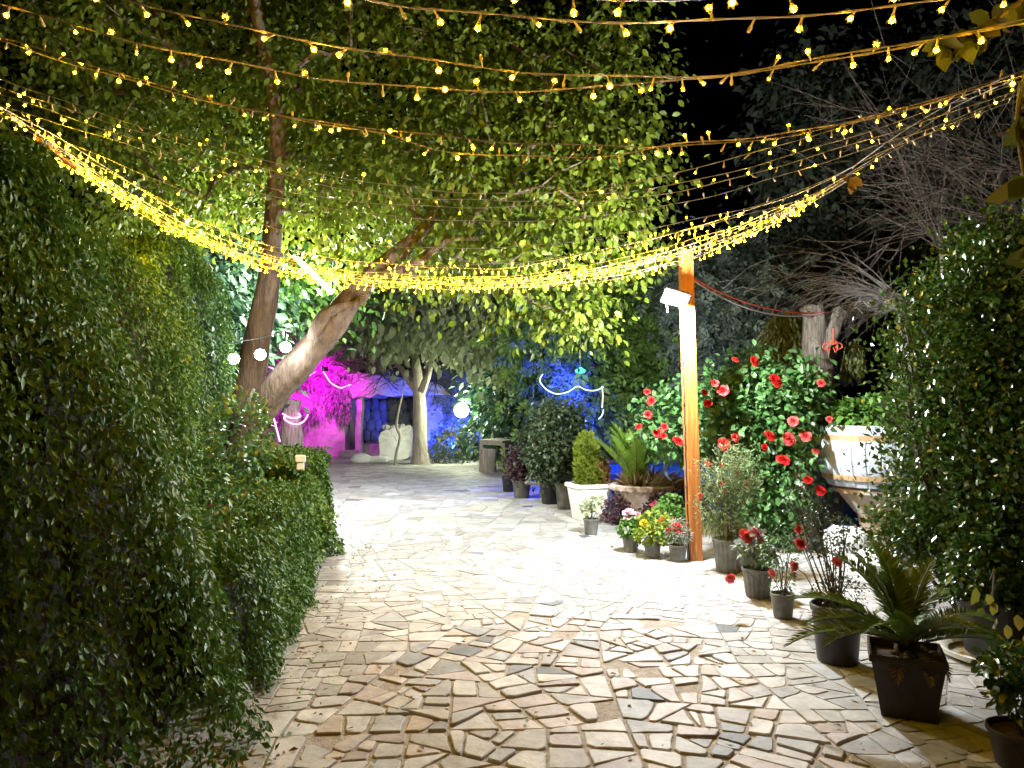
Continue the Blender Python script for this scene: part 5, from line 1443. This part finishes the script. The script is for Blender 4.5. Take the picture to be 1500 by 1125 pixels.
# ------------------------------------------------------------------ string lights overhead
def bulb_mesh(name, glow, lit):
    m = MB(); m.tube([(0, 0, 0), (0, 0, -.026)], [.0030, .0040], 6, mi=0); m.tube([(0, 0, -.024), (0, 0, -.034)], [.0055, .0065], 7, mi=0)
    if lit:
        m.blob((0, 0, -.040), glow * .8, 9, 6, mi=1, noise=0)
        for k in range(6):
            a = k * pi / 3; c, s = cos(a), sin(a); g_ = glow
            m.add([(c * g_ * .3, s * g_ * .3, -.030), (c * g_ * 1.1 - s * g_ * .42, s * g_ * 1.1 + c * g_ * .42, -.040 - g_ * .2), (c * g_ * 1.5, s * g_ * 1.5, -.044 - g_ * .35), (c * g_ * 1.1 + s * g_ * .42, s * g_ * 1.1 - c * g_ * .42, -.040 - g_ * .2)], [(0, 1, 2, 3)], 2)
    else: m.blob((0, 0, -.038), .0060, 7, 5, mi=1, noise=0)
    me = bpy.data.meshes.new(name); me.from_pydata(m.v, [], m.f); me.polygons.foreach_set("material_index", m.mi); me.polygons.foreach_set("use_smooth", [True] * len(m.f))
    me.materials.append(M_clear); me.materials.append(E_warm if lit else M_clear); me.materials.append(E_petal); me.update(); return me
B_BIG = bulb_mesh("bulb_big", .0110, True); B_MED = bulb_mesh("bulb_medium", .0088, True); B_SML = bulb_mesh("bulb_small", .0066, True); B_OFF = bulb_mesh("bulb_unlit", 0, False)
SG = "warm string lights slung across the path"
def string_light(label, pts, spacing, lit, big, rad=.0030, seed=0, side=.55, cable=None, scale=1.0):
    P3 = [P(x, y, d) for x, y, d in pts]; q, _ = smoothpath(P3, [0] * len(P3), 14); rng = random.Random(seed)
    t = thing("string_light", label, "string light", q[0], SG)
    cum = [0]
    for i in range(1, len(q)): cum.append(cum[-1] + (q[i] - q[i - 1]).length)
    def at(s):
        for i in range(1, len(q)):
            if cum[i] >= s: return q[i - 1] + (q[i] - q[i - 1]) * ((s - cum[i - 1]) / max(1e-6, cum[i] - cum[i - 1]))
        return q[-1]
    # two twisted strands
    m = MB(); n = max(30, min(260, int(cum[-1] / .03)))
    for ph in (0, pi):
        pl = []
        for i in range(n + 1):
            s = cum[-1] * i / n; a = s / .045 + ph; pl.append(at(s) + Vector((0, cos(a), sin(a))) * rad * .75 + Vector((0, 0, .004 * sin(s * 9 + seed))))
        m.tube(pl, rad * .62, 5, cap=False)
    m.build("cable", cable or (M_cable if rad > .0028 else M_cable_pale), t)
    s = rng.uniform(.02, spacing); k = 0
    while s < cum[-1] and k < 100:
        me = B_OFF if rng.random() > lit else (B_BIG if rng.random() < big else (B_MED if rng.random() < .6 else B_SML))
        o = bpy.data.objects.new("bulb", me); COL.objects.link(o); o.parent = t; o.location = at(s) - q[0]
        up = rng.random() < (1 - side) * .45
        o.rotation_euler = (rng.gauss(0, .45) + (pi if up else 0), rng.gauss(0, .45), rng.uniform(0, 6))
        o.scale = (scale,) * 3
        s += spacing * rng.uniform(.75, 1.25); k += 1
string_light("topmost string of warm bulbs, running along the picture's upper edge", [(330, -60, 2.0), (600, -14, 2.0), (850, -4, 2.0), (1050, -2, 2.0), (1300, -22, 2.0), (1560, -70, 2.0)], .14, .95, .7, seed=1)
string_light("string of big warm bulbs just below the topmost one, sagging at its middle right", [(380, -40, 2.15), (560, 3, 2.2), (640, 15, 2.2), (800, 27, 2.2), (950, 33, 2.2), (1100, 27, 2.2), (1250, 15, 2.2), (1400, -2, 2.2), (1560, -30, 2.2)], .14, .95, .7, seed=2)
string_light("string of big bulbs from the upper left that meets a lower one right of centre", [(120, -25, 2.5), (200, 3, 2.5), (335, 37, 2.5), (500, 68, 2.55), (700, 98, 2.55), (850, 110, 2.55), (1000, 113, 2.55), (1100, 103, 2.55), (1330, 63, 2.5), (1500, 30, 2.45), (1600, 6, 2.4)], .14, .92, .6, seed=3)
string_light("string with big bulbs sagging left of centre and crossing the one above it", [(-60, -15, 2.8), (50, 20, 2.8), (200, 62, 2.8), (400, 103, 2.8), (500, 118, 2.8), (650, 131, 2.8), (780, 133, 2.8), (900, 126, 2.78), (1000, 115, 2.75), (1110, 106, 2.7), (1330, 67, 2.6), (1500, 36, 2.5)], .14, .92, .55, seed=4)
string_light("pink tinted string below the crossing pair, with small bulbs over the crown", [(-50, 40, 3.6), (150, 100, 3.6), (270, 136, 3.6), (400, 168, 3.6), (500, 182, 3.6), (700, 205, 3.6), (850, 213, 3.6), (1000, 213, 3.6), (1130, 203, 3.5), (1280, 170, 3.4), (1400, 135, 3.3), (1530, 95, 3.2)], .125, .72, .15, seed=5)
string_light("string that twines with the pink tinted one then dips under it at centre", [(-50, 42, 3.75), (100, 92, 3.75), (300, 147, 3.75), (430, 174, 3.75), (560, 196, 3.75), (650, 221, 3.75), (800, 230, 3.75), (900, 227, 3.75), (1000, 210, 3.7), (1130, 198, 3.6), (1300, 168, 3.5), (1500, 110, 3.3)], .125, .7, .15, seed=6)
string_light("thin string with mostly dark bulbs under the twined pair", [(-60, 95, 4.5), (200, 183, 4.5), (400, 238, 4.5), (500, 260, 4.5), (650, 280, 4.5), (800, 283, 4.5), (900, 275, 4.5), (1000, 250, 4.4), (1100, 225, 4.3), (1300, 167, 4.1), (1500, 118, 3.9)], .14, .30, .05, .0025, 7)
string_light("thin string of scattered small lights, second below the twined pair", [(-50, 110, 4.75), (130, 170, 4.75), (400, 251, 4.75), (550, 285, 4.75), (700, 293, 4.75), (800, 292, 4.75), (1000, 268, 4.7), (1200, 215, 4.5), (1400, 150, 4.3), (1500, 118, 4.2)], .14, .35, .05, .0025, 8)
string_light("thin string of small lights, third below the twined pair", [(-50, 120, 5.1), (200, 206, 5.1), (400, 276, 5.1), (600, 301, 5.1), (800, 301, 5.1), (1000, 279, 5.0), (1200, 226, 4.8), (1400, 163, 4.6), (1500, 128, 4.5)], .15, .25, .05, .0025, 9)
string_light("thin string with mostly dark bulbs, lowest above the dense bundle", [(-50, 140, 5.4), (250, 232, 5.4), (400, 288, 5.4), (600, 319, 5.4), (800, 322, 5.4), (1000, 297, 5.3), (1200, 240, 5.1), (1370, 185, 4.9), (1500, 135, 4.7)], .15, .2, .05, .0025, 10)
string_light("fine string skimming just above the dense bundle on both sides", [(-40, 150, 5.7), (250, 272, 5.8), (420, 340, 5.8), (600, 362, 5.8), (800, 358, 5.8), (1000, 325, 5.7), (1150, 288, 5.6), (1300, 220, 5.3), (1480, 150, 5.0)], .15, .35, .2, .0025, 11)
string_light("string whose bulbs glow brightest above the bundle's right half", [(-30, 155, 5.9), (180, 262, 6.0), (380, 362, 6.0), (600, 388, 6.0), (800, 380, 6.0), (950, 350, 6.0), (1080, 318, 5.9), (1190, 285, 5.8), (1300, 225, 5.5), (1440, 160, 5.2)], .14, .6, .45, .0025, 12)
BP_ = [(-20, 150), (20, 175), (70, 215), (155, 272), (250, 332), (340, 370), (400, 388), (480, 404), (560, 413), (660, 418), (760, 416), (860, 405), (940, 390), (1010, 370), (1075, 347), (1135, 320), (1190, 292), (1240, 262), (1300, 230), (1400, 165), (1490, 118)]
BD = [4.6, 4.8, 5.2, 5.8, 6.1, 6.3, 6.4, 6.5, 6.5, 6.5, 6.5, 6.5, 6.5, 6.45, 6.4, 6.3, 6.2, 6.1, 5.9, 5.5, 5.2]
bl = ["lowest strand of the dense golden bundle", "strand in the lower half of the dense golden bundle", "strand at the heart of the dense golden bundle", "strand in the upper half of the dense golden bundle", "upper strand of the dense golden bundle", "loose topmost strand riding on the dense golden bundle", "bottom edge strand hanging just under the dense golden bundle", "strand tangled through the front of the dense golden bundle"]
for k in range(8):
    rng = random.Random(100 + k); w = [0, .3, .8, 1, 1, 1, 1, 1, 1, 1, 1, 1, 1, 1, .9, .7, .5, .35, .6, .5, .3]
    pts = [(x, y - ([0, 1, 2, 3, 4, 5, -.6, 1.5][k] - 1) * (4.2 + (1.5 if x > 800 else 0)) * ww * (1.6 if k == 5 else 1) + rng.uniform(-2, 2) * ww, d + rng.uniform(-.12, .12)) for (x, y), d, ww in zip(BP_, BD, w)]
    if k not in (4, 5): pts = pts[2:18]
    string_light(bl[k], pts, .070, .97, .55 if k < 4 else .35, .0026, 20 + k, side=.4)
# dead leaf caught in the bundle and the pole that holds its left end
c = P(1247, 265, 5.95); r = np.random.RandomState(2); L = r.normal(0, .6, (4, 3)); L[:, 2] -= .7
t = leaf_cloud("dead_leaf", np.array([tuple(c)] * 4) + r.normal(0, .02, (4, 3)), L, r.normal(0, .5, (4, 3)) + np.array([0, -1, 0]), np.full(4, .13), OV, M_hoop)
tag(t, "pale dry leaf caught at the bundle's right end", "leaf")
m = MB(); m.tube([P(56, 203, 5.0), P(96, 234, 5.3), P(110, 246, 5.4)], .02, 8)
tag(m.build("support_rod", M_post), "short copper coloured rod holding the bundle above the ivy hedge", "rod")
